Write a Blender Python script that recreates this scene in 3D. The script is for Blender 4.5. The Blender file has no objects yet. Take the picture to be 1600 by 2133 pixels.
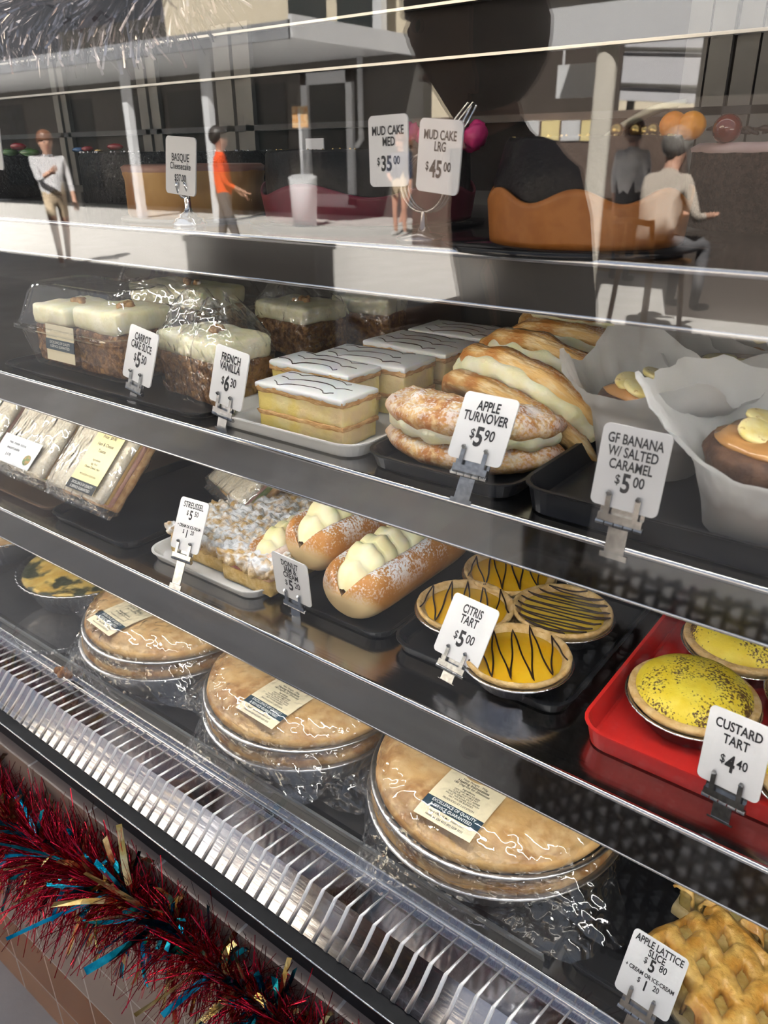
import bpy, bmesh, math, random
from mathutils import Vector, Matrix, noise
PI = math.pi
S = bpy.context.scene
COL = S.collection
# ---------------------------------------------------------------- camera, sky, sun, exposure
CR = ((0.79370809, -0.24805521, 0.55542424), (0.60822413, 0.33793179, -0.71823778), (-0.00953288, 0.90789356, 0.41909236))
CZ = 1.45
FPX = 1620.0
cam = bpy.data.cameras.new('camera')
cam.sensor_fit = 'HORIZONTAL'; cam.sensor_width = 36.0; cam.lens = 36.0 * FPX / 1600.0
cam.clip_start = 0.02; cam.clip_end = 200
cam.dof.use_dof = True; cam.dof.focus_distance = 0.78; cam.dof.aperture_fstop = 16.0
camo = bpy.data.objects.new('camera', cam)
m3 = Matrix(CR).to_4x4(); m3.translation = (0, 0, CZ)
camo.matrix_world = m3
COL.objects.link(camo); S.camera = camo
S.view_settings.view_transform = 'Standard'; S.view_settings.look = 'None'
S.view_settings.gamma = 1.0; S.view_settings.exposure = 0.0; S.view_settings.use_curve_mapping = False
try:
    S.cycles.transparent_max_bounces = 24; S.cycles.max_bounces = 8; S.cycles.diffuse_bounces = 3
    S.cycles.glossy_bounces = 5; S.cycles.transmission_bounces = 6
    S.cycles.sample_clamp_indirect = 6.0; S.cycles.caustics_reflective = False; S.cycles.caustics_refractive = False
    S.cycles.use_denoising = True
except Exception:
    pass
SKY = 0.68; SUN = 48.0; LED = 1.6
w = bpy.data.worlds.new('sky'); S.world = w; w.use_nodes = True
nt = w.node_tree; bg = nt.nodes['Background']
tc = nt.nodes.new('ShaderNodeTexCoord'); sx = nt.nodes.new('ShaderNodeSeparateXYZ')
rp = nt.nodes.new('ShaderNodeValToRGB')
rp.color_ramp.elements[0].position = 0.0; rp.color_ramp.elements[0].color = (0.86, 0.87, 0.9, 1)
rp.color_ramp.elements[1].position = 0.9; rp.color_ramp.elements[1].color = (0.5, 0.62, 0.85, 1)
nt.links.new(tc.outputs['Generated'], sx.inputs[0]); nt.links.new(sx.outputs['Z'], rp.inputs[0])
nt.links.new(rp.outputs[0], bg.inputs[0]); bg.inputs[1].default_value = SKY
sun = bpy.data.lights.new('sun', 'SUN'); sun.energy = SUN; sun.angle = math.radians(0.6); sun.color = (1, 0.95, 0.87)
suno = bpy.data.objects.new('sun', sun); COL.objects.link(suno)
suno.rotation_euler = Vector((-0.3, -0.8, -1.0)).to_track_quat('-Z', 'Y').to_euler()


def area(name, loc, sx_, sy_, energy, direction, color=(1, 1, 1), spread=PI):
    l = bpy.data.lights.new(name, 'AREA'); l.shape = 'RECTANGLE'; l.size = sx_; l.size_y = sy_
    l.energy = energy; l.color = color; l.spread = spread
    o = bpy.data.objects.new(name, l); COL.objects.link(o); o.location = loc
    z = -Vector(direction).normalized(); x = Vector((1, 0, 0)); y = z.cross(x).normalized(); x = y.cross(z)
    o.rotation_euler = Matrix((x, y, z)).transposed().to_euler()
    return o


LEDC = (1.0, 0.98, 0.92)
# ---------------------------------------------------------------- pixel -> point on a level plane
def ray(px, py):
    return Matrix(CR) @ Vector((px - 800.0, -(py - 1066.5), -FPX))


def at(px, py, z):
    r = ray(px, py); t = (z - CZ) / r.z
    return Vector((r.x * t, r.y * t, z))


def aty(px, py, y):
    r = ray(px, py); t = y / r.y
    return Vector((r.x * t, y, CZ + r.z * t))


YG = 0.372                                                          # the front pane


def out(px, py, d):
    """where a thing mirrored in the pane stands: d metres in front of the pane"""
    p = aty(px, py, YG + d)
    return Vector((p.x, YG - d, p.z))


# ---------------------------------------------------------------- materials
MATS = {}


def mat(name, c1, c2=None, scale=40., rough=.5, metal=0., bump=0., bscale=None, ramp=(.4, .62), spec=.5, sss=0., trans=0.,
        emit=0., coat=0., stretch=None, detail=3., ior=1.45, sheen=0., c3=None, s3=120., r3=(.55, .65), bdist=.004):
    if name in MATS: return MATS[name]
    m = bpy.data.materials.new(name); m.use_nodes = True; MATS[name] = m
    t = m.node_tree; N = t.nodes; L = t.links; b = N['Principled BSDF']
    b.inputs['Roughness'].default_value = rough; b.inputs['Metallic'].default_value = metal
    b.inputs['Specular IOR Level'].default_value = spec; b.inputs['Transmission Weight'].default_value = trans
    b.inputs['IOR'].default_value = ior; b.inputs['Coat Weight'].default_value = coat; b.inputs['Coat Roughness'].default_value = .08
    b.inputs['Base Color'].default_value = (*c1, 1)
    if sss:
        b.inputs['Subsurface Weight'].default_value = sss; b.inputs['Subsurface Radius'].default_value = (.006, .004, .002)
        b.inputs['Subsurface Scale'].default_value = 1.0
    if emit:
        b.inputs['Emission Color'].default_value = (*c1, 1); b.inputs['Emission Strength'].default_value = emit
    co = N.new('ShaderNodeTexCoord'); vec = co.outputs['Object']
    if stretch:
        mp = N.new('ShaderNodeMapping'); mp.inputs['Scale'].default_value = stretch; L.new(vec, mp.inputs[0]); vec = mp.outputs[0]
    col = None
    if c2 is not None:
        n = N.new('ShaderNodeTexNoise'); n.inputs['Scale'].default_value = scale; n.inputs['Detail'].default_value = detail; L.new(vec, n.inputs[0])
        r = N.new('ShaderNodeValToRGB'); r.color_ramp.elements[0].position = ramp[0]; r.color_ramp.elements[0].color = (*c1, 1)
        r.color_ramp.elements[1].position = ramp[1]; r.color_ramp.elements[1].color = (*c2, 1)
        L.new(n.outputs[0], r.inputs[0]); col = r.outputs[0]
        if c3 is not None:
            n3 = N.new('ShaderNodeTexNoise'); n3.inputs['Scale'].default_value = s3; n3.inputs['Detail'].default_value = 4; L.new(vec, n3.inputs[0])
            m3_ = N.new('ShaderNodeMapRange'); m3_.inputs[1].default_value = r3[0]; m3_.inputs[2].default_value = r3[1]; L.new(n3.outputs[0], m3_.inputs[0])
            mx = N.new('ShaderNodeMix'); mx.data_type = 'RGBA'; L.new(m3_.outputs[0], mx.inputs[0]); L.new(col, mx.inputs[6]); mx.inputs[7].default_value = (*c3, 1)
            col = mx.outputs[2]
        L.new(col, b.inputs['Base Color'])
    if bump:
        nb = N.new('ShaderNodeTexNoise'); nb.inputs['Scale'].default_value = bscale or scale; nb.inputs['Detail'].default_value = 4; L.new(vec, nb.inputs[0])
        bp = N.new('ShaderNodeBump'); bp.inputs['Strength'].default_value = bump; bp.inputs['Distance'].default_value = bdist
        L.new(nb.outputs[0], bp.inputs['Height']); L.new(bp.outputs[0], b.inputs['Normal'])
    return m


def sugar(m, color=(.93, .94, .97), scale=260., lo=.42, hi=.58, zlo=None, zhi=None, big=22., wash=.55):
    """dusting of icing sugar on the upper faces (real sugar lies on top)"""
    t = m.node_tree; N = t.nodes; L = t.links; b = N['Principled BSDF']
    co = N.new('ShaderNodeTexCoord')
    n = N.new('ShaderNodeTexNoise'); n.inputs['Scale'].default_value = scale; n.inputs['Detail'].default_value = 3; L.new(co.outputs['Object'], n.inputs[0])
    n2 = N.new('ShaderNodeTexNoise'); n2.inputs['Scale'].default_value = big; n2.inputs['Detail'].default_value = 2; L.new(co.outputs['Object'], n2.inputs[0])
    ad = N.new('ShaderNodeMath'); ad.operation = 'MULTIPLY_ADD'; L.new(n2.outputs[0], ad.inputs[0]); ad.inputs[1].default_value = wash; L.new(n.outputs[0], ad.inputs[2])
    mr = N.new('ShaderNodeMapRange'); mr.inputs[1].default_value = lo + wash * .5; mr.inputs[2].default_value = hi + wash * .5; L.new(ad.outputs[0], mr.inputs[0])
    f = mr.outputs[0]
    if zlo is not None:
        sp = N.new('ShaderNodeSeparateXYZ'); L.new(co.outputs['Object'], sp.inputs[0])
        mz = N.new('ShaderNodeMapRange'); mz.inputs[1].default_value = zlo; mz.inputs[2].default_value = zhi; L.new(sp.outputs[2], mz.inputs[0])
        mu = N.new('ShaderNodeMath'); mu.operation = 'MULTIPLY'; L.new(f, mu.inputs[0]); L.new(mz.outputs[0], mu.inputs[1]); f = mu.outputs[0]
    mx = N.new('ShaderNodeMix'); mx.data_type = 'RGBA'; L.new(f, mx.inputs[0]); mx.inputs[7].default_value = (*color, 1)
    src = b.inputs['Base Color']
    if src.is_linked:
        L.new(src.links[0].from_socket, mx.inputs[6])
    else:
        mx.inputs[6].default_value = src.default_value
    L.new(mx.outputs[2], src)
    return m


def film(name, f0=.05, rough=.05, bump=.5, bscale=90., haze=.04, tint=(1, 1, 1), bdist=.004, gain=1.0, stretch=None, thresh=None):
    """clear pane or plastic film: transparent, with a mirror term by Schlick's formula and a little scattering"""
    if name in MATS: return MATS[name]
    m = bpy.data.materials.new(name); m.use_nodes = True; MATS[name] = m
    t = m.node_tree; N = t.nodes; L = t.links
    N.remove(N['Principled BSDF']); o = N['Material Output']
    tr = N.new('ShaderNodeBsdfTransparent'); tr.inputs[0].default_value = (*tint, 1)
    gl = N.new('ShaderNodeBsdfGlossy'); gl.inputs['Roughness'].default_value = rough; gl.inputs[0].default_value = (1, 1, 1, 1)
    ge = N.new('ShaderNodeNewGeometry'); dp = N.new('ShaderNodeVectorMath'); dp.operation = 'DOT_PRODUCT'
    L.new(ge.outputs['Incoming'], dp.inputs[1])
    if bump:
        co = N.new('ShaderNodeTexCoord'); vec = co.outputs['Object']
        if stretch:
            mp = N.new('ShaderNodeMapping'); mp.inputs['Scale'].default_value = stretch; L.new(vec, mp.inputs[0]); vec = mp.outputs[0]
        nb = N.new('ShaderNodeTexNoise'); nb.inputs['Scale'].default_value = bscale; nb.inputs['Detail'].default_value = 2
        L.new(vec, nb.inputs[0])
        rd = N.new('ShaderNodeMath'); rd.operation = 'SUBTRACT'; L.new(nb.outputs[0], rd.inputs[0]); rd.inputs[1].default_value = .5
        ab = N.new('ShaderNodeMath'); ab.operation = 'ABSOLUTE'; L.new(rd.outputs[0], ab.inputs[0])
        bp = N.new('ShaderNodeBump'); bp.inputs['Strength'].default_value = bump; bp.inputs['Distance'].default_value = bdist
        L.new(ab.outputs[0], bp.inputs['Height']); L.new(bp.outputs[0], gl.inputs['Normal']); L.new(bp.outputs[0], dp.inputs[0])
    else:
        L.new(ge.outputs['Normal'], dp.inputs[0])
    a = N.new('ShaderNodeMath'); a.operation = 'ABSOLUTE'; L.new(dp.outputs['Value'], a.inputs[0])
    s = N.new('ShaderNodeMath'); s.operation = 'SUBTRACT'; s.inputs[0].default_value = 1; L.new(a.outputs[0], s.inputs[1]); s.use_clamp = True
    p = N.new('ShaderNodeMath'); p.operation = 'POWER'; L.new(s.outputs[0], p.inputs[0]); p.inputs[1].default_value = 5
    q = N.new('ShaderNodeMath'); q.operation = 'MULTIPLY_ADD'; L.new(p.outputs[0], q.inputs[0]); q.inputs[1].default_value = (1 - f0) * gain; q.inputs[2].default_value = f0 * gain
    mx = N.new('ShaderNodeMixShader'); L.new(q.outputs[0], mx.inputs[0]); L.new(tr.outputs[0], mx.inputs[1]); L.new(gl.outputs[0], mx.inputs[2])
    res = mx.outputs[0]
    if haze:
        df = N.new('ShaderNodeBsdfTranslucent'); df.inputs[0].default_value = (.9, .92, .92, 1)
        d2 = N.new('ShaderNodeBsdfDiffuse'); d2.inputs[0].default_value = (.9, .92, .92, 1)
        m0 = N.new('ShaderNodeMixShader'); m0.inputs[0].default_value = .5; L.new(df.outputs[0], m0.inputs[1]); L.new(d2.outputs[0], m0.inputs[2])
        m2 = N.new('ShaderNodeMixShader'); m2.inputs[0].default_value = haze; L.new(res, m2.inputs[1]); L.new(m0.outputs[0], m2.inputs[2]); res = m2.outputs[0]
    L.new(res, o.inputs[0])
    return m


# ---------------------------------------------------------------- mesh helpers
def link(name, me, m=None, parent=None, smooth=True):
    o = bpy.data.objects.new(name, me); COL.objects.link(o)
    if m is not None:
        for k in (m if isinstance(m, (list, tuple)) else [m]): me.materials.append(k)
    if smooth:
        me.polygons.foreach_set('use_smooth', [True] * len(me.polygons))
    if parent is not None: o.parent = parent
    return o


class MB:
    """collects vertices and faces; build() links them as one mesh object"""
    def __init__(s): s.v = []; s.f = []; s.mi = []
    def add(s, vs, fs, mi=0, M=None):
        n = len(s.v); s.v += [tuple(M @ Vector(p)) for p in vs] if M is not None else [tuple(p) for p in vs]
        s.f += [tuple(i + n for i in f) for f in fs]; s.mi += [mi] * len(fs); return s
    def box(s, a, b, mi=0, M=None):
        (x0, y0, z0), (x1, y1, z1) = a, b
        v = [(x, y, z) for z in (z0, z1) for y in (y0, y1) for x in (x0, x1)]
        return s.add(v, [(0, 2, 3, 1), (4, 5, 7, 6), (0, 1, 5, 4), (2, 6, 7, 3), (0, 4, 6, 2), (1, 3, 7, 5)], mi, M)
    def grid(s, fn, nu, nv, cu=False, cv=False, mi=0, M=None):
        U = nu if cu else nu + 1; V = nv if cv else nv + 1
        vs = [fn(i / nu, j / nv) for j in range(V) for i in range(U)]
        fs = [(j * U + i, j * U + (i + 1) % U, ((j + 1) % V) * U + (i + 1) % U, ((j + 1) % V) * U + i) for j in range(nv) for i in range(nu)]
        return s.add(vs, fs, mi, M)
    def lathe(s, prof, n=48, mod=None, mi=0, M=None, cap0=False, cap1=False):
        vs = []; k = len(prof)
        for j, (r, z) in enumerate(prof):
            for i in range(n):
                a = 2 * PI * i / n; rr, zz = (r, z) if mod is None else mod(r, z, a, j)
                vs.append((rr * math.cos(a), rr * math.sin(a), zz))
        fs = [(j * n + i, j * n + (i + 1) % n, (j + 1) * n + (i + 1) % n, (j + 1) * n + i) for j in range(k - 1) for i in range(n)]
        if cap0: fs.append(tuple(range(n))[::-1])
        if cap1: fs.append(tuple(range((k - 1) * n, k * n)))
        return s.add(vs, fs, mi, M)
    def tube(s, pts, r, n=8, mi=0, M=None, cap=True, closed=False):
        pts = [Vector(p) for p in pts]; k = len(pts); vs = []; up = None
        R = r if isinstance(r, (list, tuple)) else [r] * k
        for i, p in enumerate(pts):
            if closed: d = pts[(i + 1) % k] - pts[i - 1]
            else: d = pts[min(i + 1, k - 1)] - pts[max(i - 1, 0)]
            d.normalize()
            if up is None: up = Vector((0, 0, 1)) if abs(d.z) < .9 else Vector((1, 0, 0))
            a = d.cross(up)
            if a.length < 1e-6: a = d.orthogonal()
            a.normalize(); b = a.cross(d); up = b
            vs += [p + (a * math.cos(2 * PI * j / n) + b * math.sin(2 * PI * j / n)) * R[i] for j in range(n)]
        m = k if closed else k - 1
        fs = [(i * n + j, i * n + (j + 1) % n, ((i + 1) % k) * n + (j + 1) % n, ((i + 1) % k) * n + j) for i in range(m) for j in range(n)]
        if cap and not closed: fs += [tuple(range(n))[::-1], tuple(range((k - 1) * n, k * n))]
        return s.add(vs, fs, mi, M)
    def loft(s, loops, cap0=False, cap1=False, mi=0, M=None):
        n = len(loops[0]); vs = [p for l in loops for p in l]
        fs = [(j * n + i, j * n + (i + 1) % n, (j + 1) * n + (i + 1) % n, (j + 1) * n + i) for j in range(len(loops) - 1) for i in range(n)]
        if cap0: fs.append(tuple(range(n))[::-1])
        if cap1: fs.append(tuple(range((len(loops) - 1) * n, len(loops) * n)))
        return s.add(vs, fs, mi, M)
    def ball(s, c, r, nu=16, nv=10, mi=0, fn=None, sc=(1, 1, 1)):
        def f(u, v):
            a = 2 * PI * u; b = PI * (v - .5); d = Vector((math.cos(a) * math.cos(b), math.sin(a) * math.cos(b), math.sin(b)))
            k = r * (fn(d) if fn else 1)
            return (c[0] + d.x * k * sc[0], c[1] + d.y * k * sc[1], c[2] + d.z * k * sc[2])
        return s.grid(f, nu, nv, cu=True, mi=mi)
    def rbox(s, w_, d_, h_, r, n=(10, 10, 6), fn=None, mi=0, M=None, base=True):
        """rounded box on z=0, fn(p) -> p displaces it"""
        hx, hy, hz = w_ / 2, d_ / 2, h_ / 2
        def put(p):
            q = Vector((max(-hx + r, min(hx - r, p.x)), max(-hy + r, min(hy - r, p.y)), max(-hz + r, min(hz - r, p.z))))
            e = p - q
            if e.length > 1e-9: p = q + e.normalized() * r
            p = p + Vector((0, 0, hz))
            return fn(p) if fn else p
        def lin(t, h):                                              # denser near the edges
            return h * math.sin((t - .5) * PI) / 1.0 if True else h * (2 * t - 1)
        nx, ny, nz = n
        F = [(nx, ny, lambda u, v: Vector((lin(u, hx), lin(v, hy), hz))), (nx, ny, lambda u, v: Vector((lin(1 - u, hx), lin(v, hy), -hz))),
             (nx, nz, lambda u, v: Vector((lin(u, hx), -hy, lin(v, hz)))), (nx, nz, lambda u, v: Vector((lin(1 - u, hx), hy, lin(v, hz)))),
             (ny, nz, lambda u, v: Vector((hx, lin(u, hy), lin(v, hz)))), (ny, nz, lambda u, v: Vector((-hx, lin(1 - u, hy), lin(v, hz))))]
        for a, b, g in F: s.grid(lambda u, v, g=g: put(g(u, v)), a, b, mi=mi, M=M)
        return s
    def build(s, name, m=None, parent=None, smooth=True, weld=0., loc=None, rot=None):
        me = bpy.data.meshes.new(name); me.from_pydata(s.v, [], s.f)
        if any(s.mi): me.polygons.foreach_set('material_index', s.mi)
        if weld:
            b = bmesh.new(); b.from_mesh(me); bmesh.ops.remove_doubles(b, verts=b.verts, dist=weld); bmesh.ops.recalc_face_normals(b, faces=b.faces); b.to_mesh(me); b.free()
        me.update()
        o = link(name, me, m, parent, smooth)
        if loc is not None: o.location = loc
        if rot is not None: o.rotation_euler = rot
        return o


def rrect(w_, d_, r, z, n=6, cx=0., cy=0.):
    r = max(1e-4, min(r, w_ / 2 - 1e-4, d_ / 2 - 1e-4)); L = []
    for qx, qy, a0 in ((1, 1, 0), (-1, 1, 90), (-1, -1, 180), (1, -1, 270)):
        for k in range(n + 1):
            a = math.radians(a0 + 90 * k / n)
            L.append((cx + qx * (w_ / 2 - r) + r * math.cos(a), cy + qy * (d_ / 2 - r) + r * math.sin(a), z))
    return L


def nz(p, s, seed=0.):
    return noise.noise(Vector((p[0] * s + seed * 7.31, p[1] * s - seed * 3.17, p[2] * s + seed * 1.7)))


def lumpy(amp, s, seed=0, oct2=0.):
    def f(p):
        v = Vector((nz(p, s, seed), nz(p, s, seed + 11), nz(p, s, seed + 23))) * amp
        if oct2: v += Vector((nz(p, s * 3.1, seed + 5), nz(p, s * 3.1, seed + 17), nz(p, s * 3.1, seed + 29))) * oct2
        return p + v
    return f


def thing(name, label, cat, loc=(0, 0, 0), rz=0., group=None, rot=None):
    o = bpy.data.objects.new(name, None); COL.objects.link(o); o.empty_display_size = .02
    o.location = loc; o.rotation_euler = rot if rot is not None else (0, 0, rz)
    o['label'] = label; o['category'] = cat
    if group: o['group'] = group
    return o


def tag(o, label, cat, group=None, kind=None):
    o['label'] = label; o['category'] = cat
    if group: o['group'] = group
    if kind: o['kind'] = kind
    return o


def struct(o, label=None):
    o['kind'] = 'structure'
    return o


KIDS = {}
def dup(root, loc, rot=None, label=None, group=None, scale=None):
    r = root.copy(); COL.objects.link(r); r.location = loc
    if rot is not None: r.rotation_euler = rot
    if scale is not None: r.scale = scale
    if label: r['label'] = label
    if group: r['group'] = group
    for ch in list(root.children):
        c = ch.copy(); COL.objects.link(c); c.parent = r
        for g in list(ch.children):
            d = g.copy(); COL.objects.link(d); d.parent = c
    return r


def text_mb(lines):
    """lines of (body, size, x, y, bold, xscale[, shear]) in a card's own plane (x right, y up) -> MB lying at z=0"""
    mb = MB()
    for ln in lines:
        body, size, x, y, bold, xs = ln[:6]
        cu = bpy.data.curves.new('lettering', 'FONT'); cu.body = body; cu.size = size; cu.align_x = 'CENTER'; cu.align_y = 'CENTER'
        cu.offset = bold * size * 1.25; cu.resolution_u = 3; cu.space_line = .9
        if len(ln) > 6: cu.shear = ln[6]
        o = bpy.data.objects.new('lettering', cu); COL.objects.link(o)
        bpy.context.view_layer.update()
        dg = bpy.context.evaluated_depsgraph_get()
        me = bpy.data.meshes.new_from_object(o.evaluated_get(dg))
        mb.add([(v.co.x * xs + x, v.co.y + y, 0) for v in me.vertices], [tuple(p.vertices) for p in me.polygons])
        bpy.data.objects.remove(o); bpy.data.curves.remove(cu); bpy.data.meshes.remove(me)
    return mb


# ---------------------------------------------------------------- common materials
STEEL = mat('brushed_steel', (.42, .42, .43), (.5, .5, .51), scale=60, rough=.16, metal=1, bump=.06, bscale=90, stretch=(.03, 1, 1))
MIRROR = mat('polished_steel', (.43, .425, .42), (.48, .475, .47), scale=30, rough=.05, metal=1, stretch=(.05, 1, 1))
CHROME = mat('chrome', (.8, .8, .8), rough=.12, metal=1)
BLACKP = mat('black_plastic', (.009, .010, .013), (.015, .016, .019), scale=30, rough=.3, spec=.35)
WHITEP = mat('white_melamine', (.8, .81, .8), (.84, .85, .84), scale=20, rough=.25)
CARD = mat('white_card', (.76, .76, .77), (.8, .8, .81), scale=15, rough=.45)
INK = mat('black_ink', (.015, .015, .018), rough=.6)
FOIL = mat('aluminium_foil', (.78, .78, .8), (.88, .88, .9), scale=80, rough=.24, metal=1, bump=.3, bscale=160)
LIPD = mat('dark_glossy_lip', (.06, .056, .052), (.07, .066, .061), scale=20, rough=.1, spec=.4, stretch=(.05, 1, 1))
GLASS = film('clear_glass', f0=.043, rough=0., bump=0, haze=.0012, gain=1.0)
Z1, Z2, Z3, Z4 = 1.3915, 1.2147, 1.0108, .795
# ================================================================ the setting: pavement, counter front, back room
PAVE = mat('pavement_concrete', (.43, .42, .405), (.52, .51, .495), scale=3, rough=.85, bump=.15, bscale=60, detail=6)
mb = MB(); mb.box((-30, -40, -.12), (30, .36, 0))
struct(mb.build('floor', PAVE, smooth=False))
TILE = bpy.data.materials.new('glazed_wall_tiles'); TILE.use_nodes = True
def tile_nodes():
    t = TILE.node_tree; N = t.nodes; L = t.links; b = N['Principled BSDF']; b.inputs['Roughness'].default_value = .22
    co = N.new('ShaderNodeTexCoord'); sp = N.new('ShaderNodeSeparateXYZ'); L.new(co.outputs['Object'], sp.inputs[0])
    def mth(op, a, c):
        m = N.new('ShaderNodeMath'); m.operation = op
        for i, q in enumerate((a, c)):
            if q is None: continue
            if hasattr(q, 'links'): L.new(q, m.inputs[i])
            else: m.inputs[i].default_value = q
        return m.outputs[0]
    fx = mth('FRACT', mth('DIVIDE', mth('ADD', sp.outputs[0], 1.0135 + .1365 * 40), .1365), None)
    fz = mth('FRACT', mth('DIVIDE', mth('SUBTRACT', sp.outputs[2], .087 - .1305 * 10), .1305), None)
    ex = mth('ABSOLUTE', mth('SUBTRACT', fx, .5), None); ez = mth('ABSOLUTE', mth('SUBTRACT', fz, .5), None)
    g = mth('GREATER_THAN', mth('MAXIMUM', ex, ez), .487)
    rp = N.new('ShaderNodeValToRGB'); rp.color_ramp.interpolation = 'CONSTANT'
    e = rp.color_ramp.elements; e[0].position = 0; e[0].color = (.42, .2, .095, 1)
    e[1].position = .087; e[1].color = (.3, .115, .035, 1)
    k = e.new(.2175); k.color = (.36, .27, .225, 1)
    L.new(sp.outputs[2], rp.inputs[0])
    n = N.new('ShaderNodeTexNoise'); n.inputs['Scale'].default_value = 6; L.new(co.outputs['Object'], n.inputs[0])
    m1 = N.new('ShaderNodeMix'); m1.data_type = 'RGBA'; m1.blend_type = 'MULTIPLY'; m1.inputs[0].default_value = .35
    L.new(rp.outputs[0], m1.inputs[6]); L.new(n.outputs[0], m1.inputs[7])
    mx = N.new('ShaderNodeMix'); mx.data_type = 'RGBA'; L.new(g, mx.inputs[0]); L.new(m1.outputs[2], mx.inputs[6]); mx.inputs[7].default_value = (.5, .44, .4, 1)
    L.new(mx.outputs[2], b.inputs['Base Color'])
    bp = N.new('ShaderNodeBump'); bp.inputs['Strength'].default_value = .5; bp.inputs['Distance'].default_value = .002; bp.invert = True
    L.new(g, bp.inputs['Height']); L.new(bp.outputs[0], b.inputs['Normal'])
tile_nodes()
mb = MB(); mb.box((-3.2, .345, 0), (1.4, .93, .705))
struct(mb.build('wall_front', TILE, smooth=False))
BACK = mat('dark_brown_panel', (.04, .031, .027), (.05, .04, .035), scale=4, rough=.45)
mb = MB(); mb.box((-3.2, 1.5, 0), (1.4, 1.56, 2.6)); struct(mb.build('wall_back', BACK, smooth=False))
mb = MB(); mb.box((1.0, .36, .69), (1.06, 1.5, 2.6)); struct(mb.build('wall_right', BACK, smooth=False))
mb = MB(); mb.box((-3.2, .36, .69), (-3.14, 1.5, 2.6)); struct(mb.build('wall_left', BACK, smooth=False))
mb = MB(); mb.box((-3.2, .3, 2.6), (1.4, 1.56, 2.66)); struct(mb.build('ceiling', BACK, smooth=False))
# ================================================================ the refrigerated display case
XL, XR = -3.1, .95
case = thing('display_case', 'long glass fronted refrigerated pastry case with three steel shelves', 'display case', (0, 0, 0))
def shelf(z, zb, name='shelf', y0=.45, y1=.88, lip=None):
    m = MB(); m.box((XL, y0 + .003, z - .004), (XR, y1, z))
    s = m.build(name, STEEL, case, smooth=False)
    m = MB(); m.box((XL, y0, zb), (XR, y0 + .003, z - .002)); m.build('front_lip', lip or MIRROR, s, smooth=False)
    m = MB()
    for q, r in ((z - .0012, .0026), (zb, .0016)):
        m.tube([(XL, y0 + .001, q), (XR, y0 + .001, q)], r, 10)
    m.build('edge_bead', CHROME, s)
    m = MB(); m.box((XL, y0 + .004, zb + .004), (XR, y0 + .03, zb + .010)); m.build('light_housing', WHITEP, s, smooth=False)
    return s
shelf(Z1, 1.3586, lip=LIPD); shelf(Z2, 1.1778); shelf(Z3, .9604)
m = MB(); m.box((XL, .447, .70), (XR, .9, .781)); m.build('deck', STEEL, case, smooth=False)
m = MB(); m.tube([(XL, .4465, .7655), (XR, .4465, .7655)], .0026, 10); m.tube([(XL, .4475, .7805), (XR, .4475, .7805)], .0015, 8); m.build('deck_bead', CHROME, case)
SILL = mat('sill_steel', (.5, .5, .56), (.56, .56, .61), scale=40, rough=.1, metal=1, stretch=(.1, 1, 1), bump=.05, bscale=60)
STREAK = mat('bright_streak_metal', (.93, .93, .95), (.97, .97, .97), scale=40, rough=.5, metal=1)
m = MB(); m.add([(XL, .4465, .7637), (XR, .4465, .7637), (XR, .405, .7635), (XL, .405, .7635)], [(3, 2, 1, 0)])
m.add([(XL, .405, .7635), (XR, .405, .7635), (XR, .373, .7285), (XL, .373, .7285)], [(3, 2, 1, 0)])
m.build('air_sill', SILL, case, smooth=False)
m = MB(); x = -1.9
while x < .5:
    m.tube([(x + .006, .445, .7634), (x + .002, .420, .7634), (x, .4045, .7628), (x - .0012, .390, .7462), (x - .0045, .3735, .7282)], [.001, .0016, .0023, .0026, .003], 6); x += .0167
m.build('sill_light_streaks', STREAK, case)  # bright beads modelled in place of LED streaks mirrored in the sill
m = MB(); m.box((XL, .358, .706), (XR, .3775, .7275)); m.build('glass_channel', mat('black_rubber_trim', (.008, .008, .011), (.012, .012, .015), scale=50, rough=.3, spec=.3), case, smooth=False)
m = MB(); m.tube([(XL, .3575, .7265), (XR, .3575, .7265)], .0011, 6); m.build('channel_edge', CHROME, case)
m = MB(); m.box((XL, YG - .003, .727), (XR, YG + .003, 2.45)); m.build('front_glass', GLASS, case, smooth=False)
# sliding doors at the back with their aluminium rails and stiles
ALU = mat('grey_aluminium', (.09, .086, .08), (.12, .114, .105), scale=8, rough=.5, metal=.3)
SMOKE = mat('smoked_panel', (.014, .011, .01), (.02, .017, .015), scale=3, rough=.55, spec=.12)
YB = .93
m = MB(); m.box((XL, YB, .71), (XR, YB + .012, 1.405)); m.build('lower_back_panel', mat('dark_lower_panel', (.05, .046, .043), (.06, .056, .052), scale=5, rough=.5, spec=.2), case, smooth=False)
m = MB(); m.box((XL, YB + .002, 1.405), (XR, YB + .008, 2.3)); m.build('upper_back_panel', SMOKE, case, smooth=False)
def zb(px, py): return aty(px, py, YB).z
m = MB()
for (pa, pb, h) in (((400, 171), (1240, 95), .0032), ((400, 80), (600, 57), .0032)):
    z = (zb(*pa) + zb(*pb)) / 2; m.box((XL, YB - .012, z - h / 2), (XR, YB, z + h / 2))
m.build('door_track', mat('dull_track', (.45, .44, .42), rough=.35, metal=1), case, smooth=False)
m = MB(); z = zb(1200, 242); m.box((XL, YB - .008, z - .004), (XR, YB, z + .004)); m.build('black_seal', BLACKP, case, smooth=False)
for px, wd in ((150, .05), (330, .06), (505, .085), (1500, .1)):
    x = aty(px, 330, YB).x; m = MB()
    for k in range(4):
        m.box((x - wd / 2 + wd * k / 4, YB - .004 - .004 * (k % 2), 1.40), (x - wd / 2 + wd * (k + .86) / 4, YB, 1.625))
    m.build('door_stile', ALU, case, smooth=False)
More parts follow.
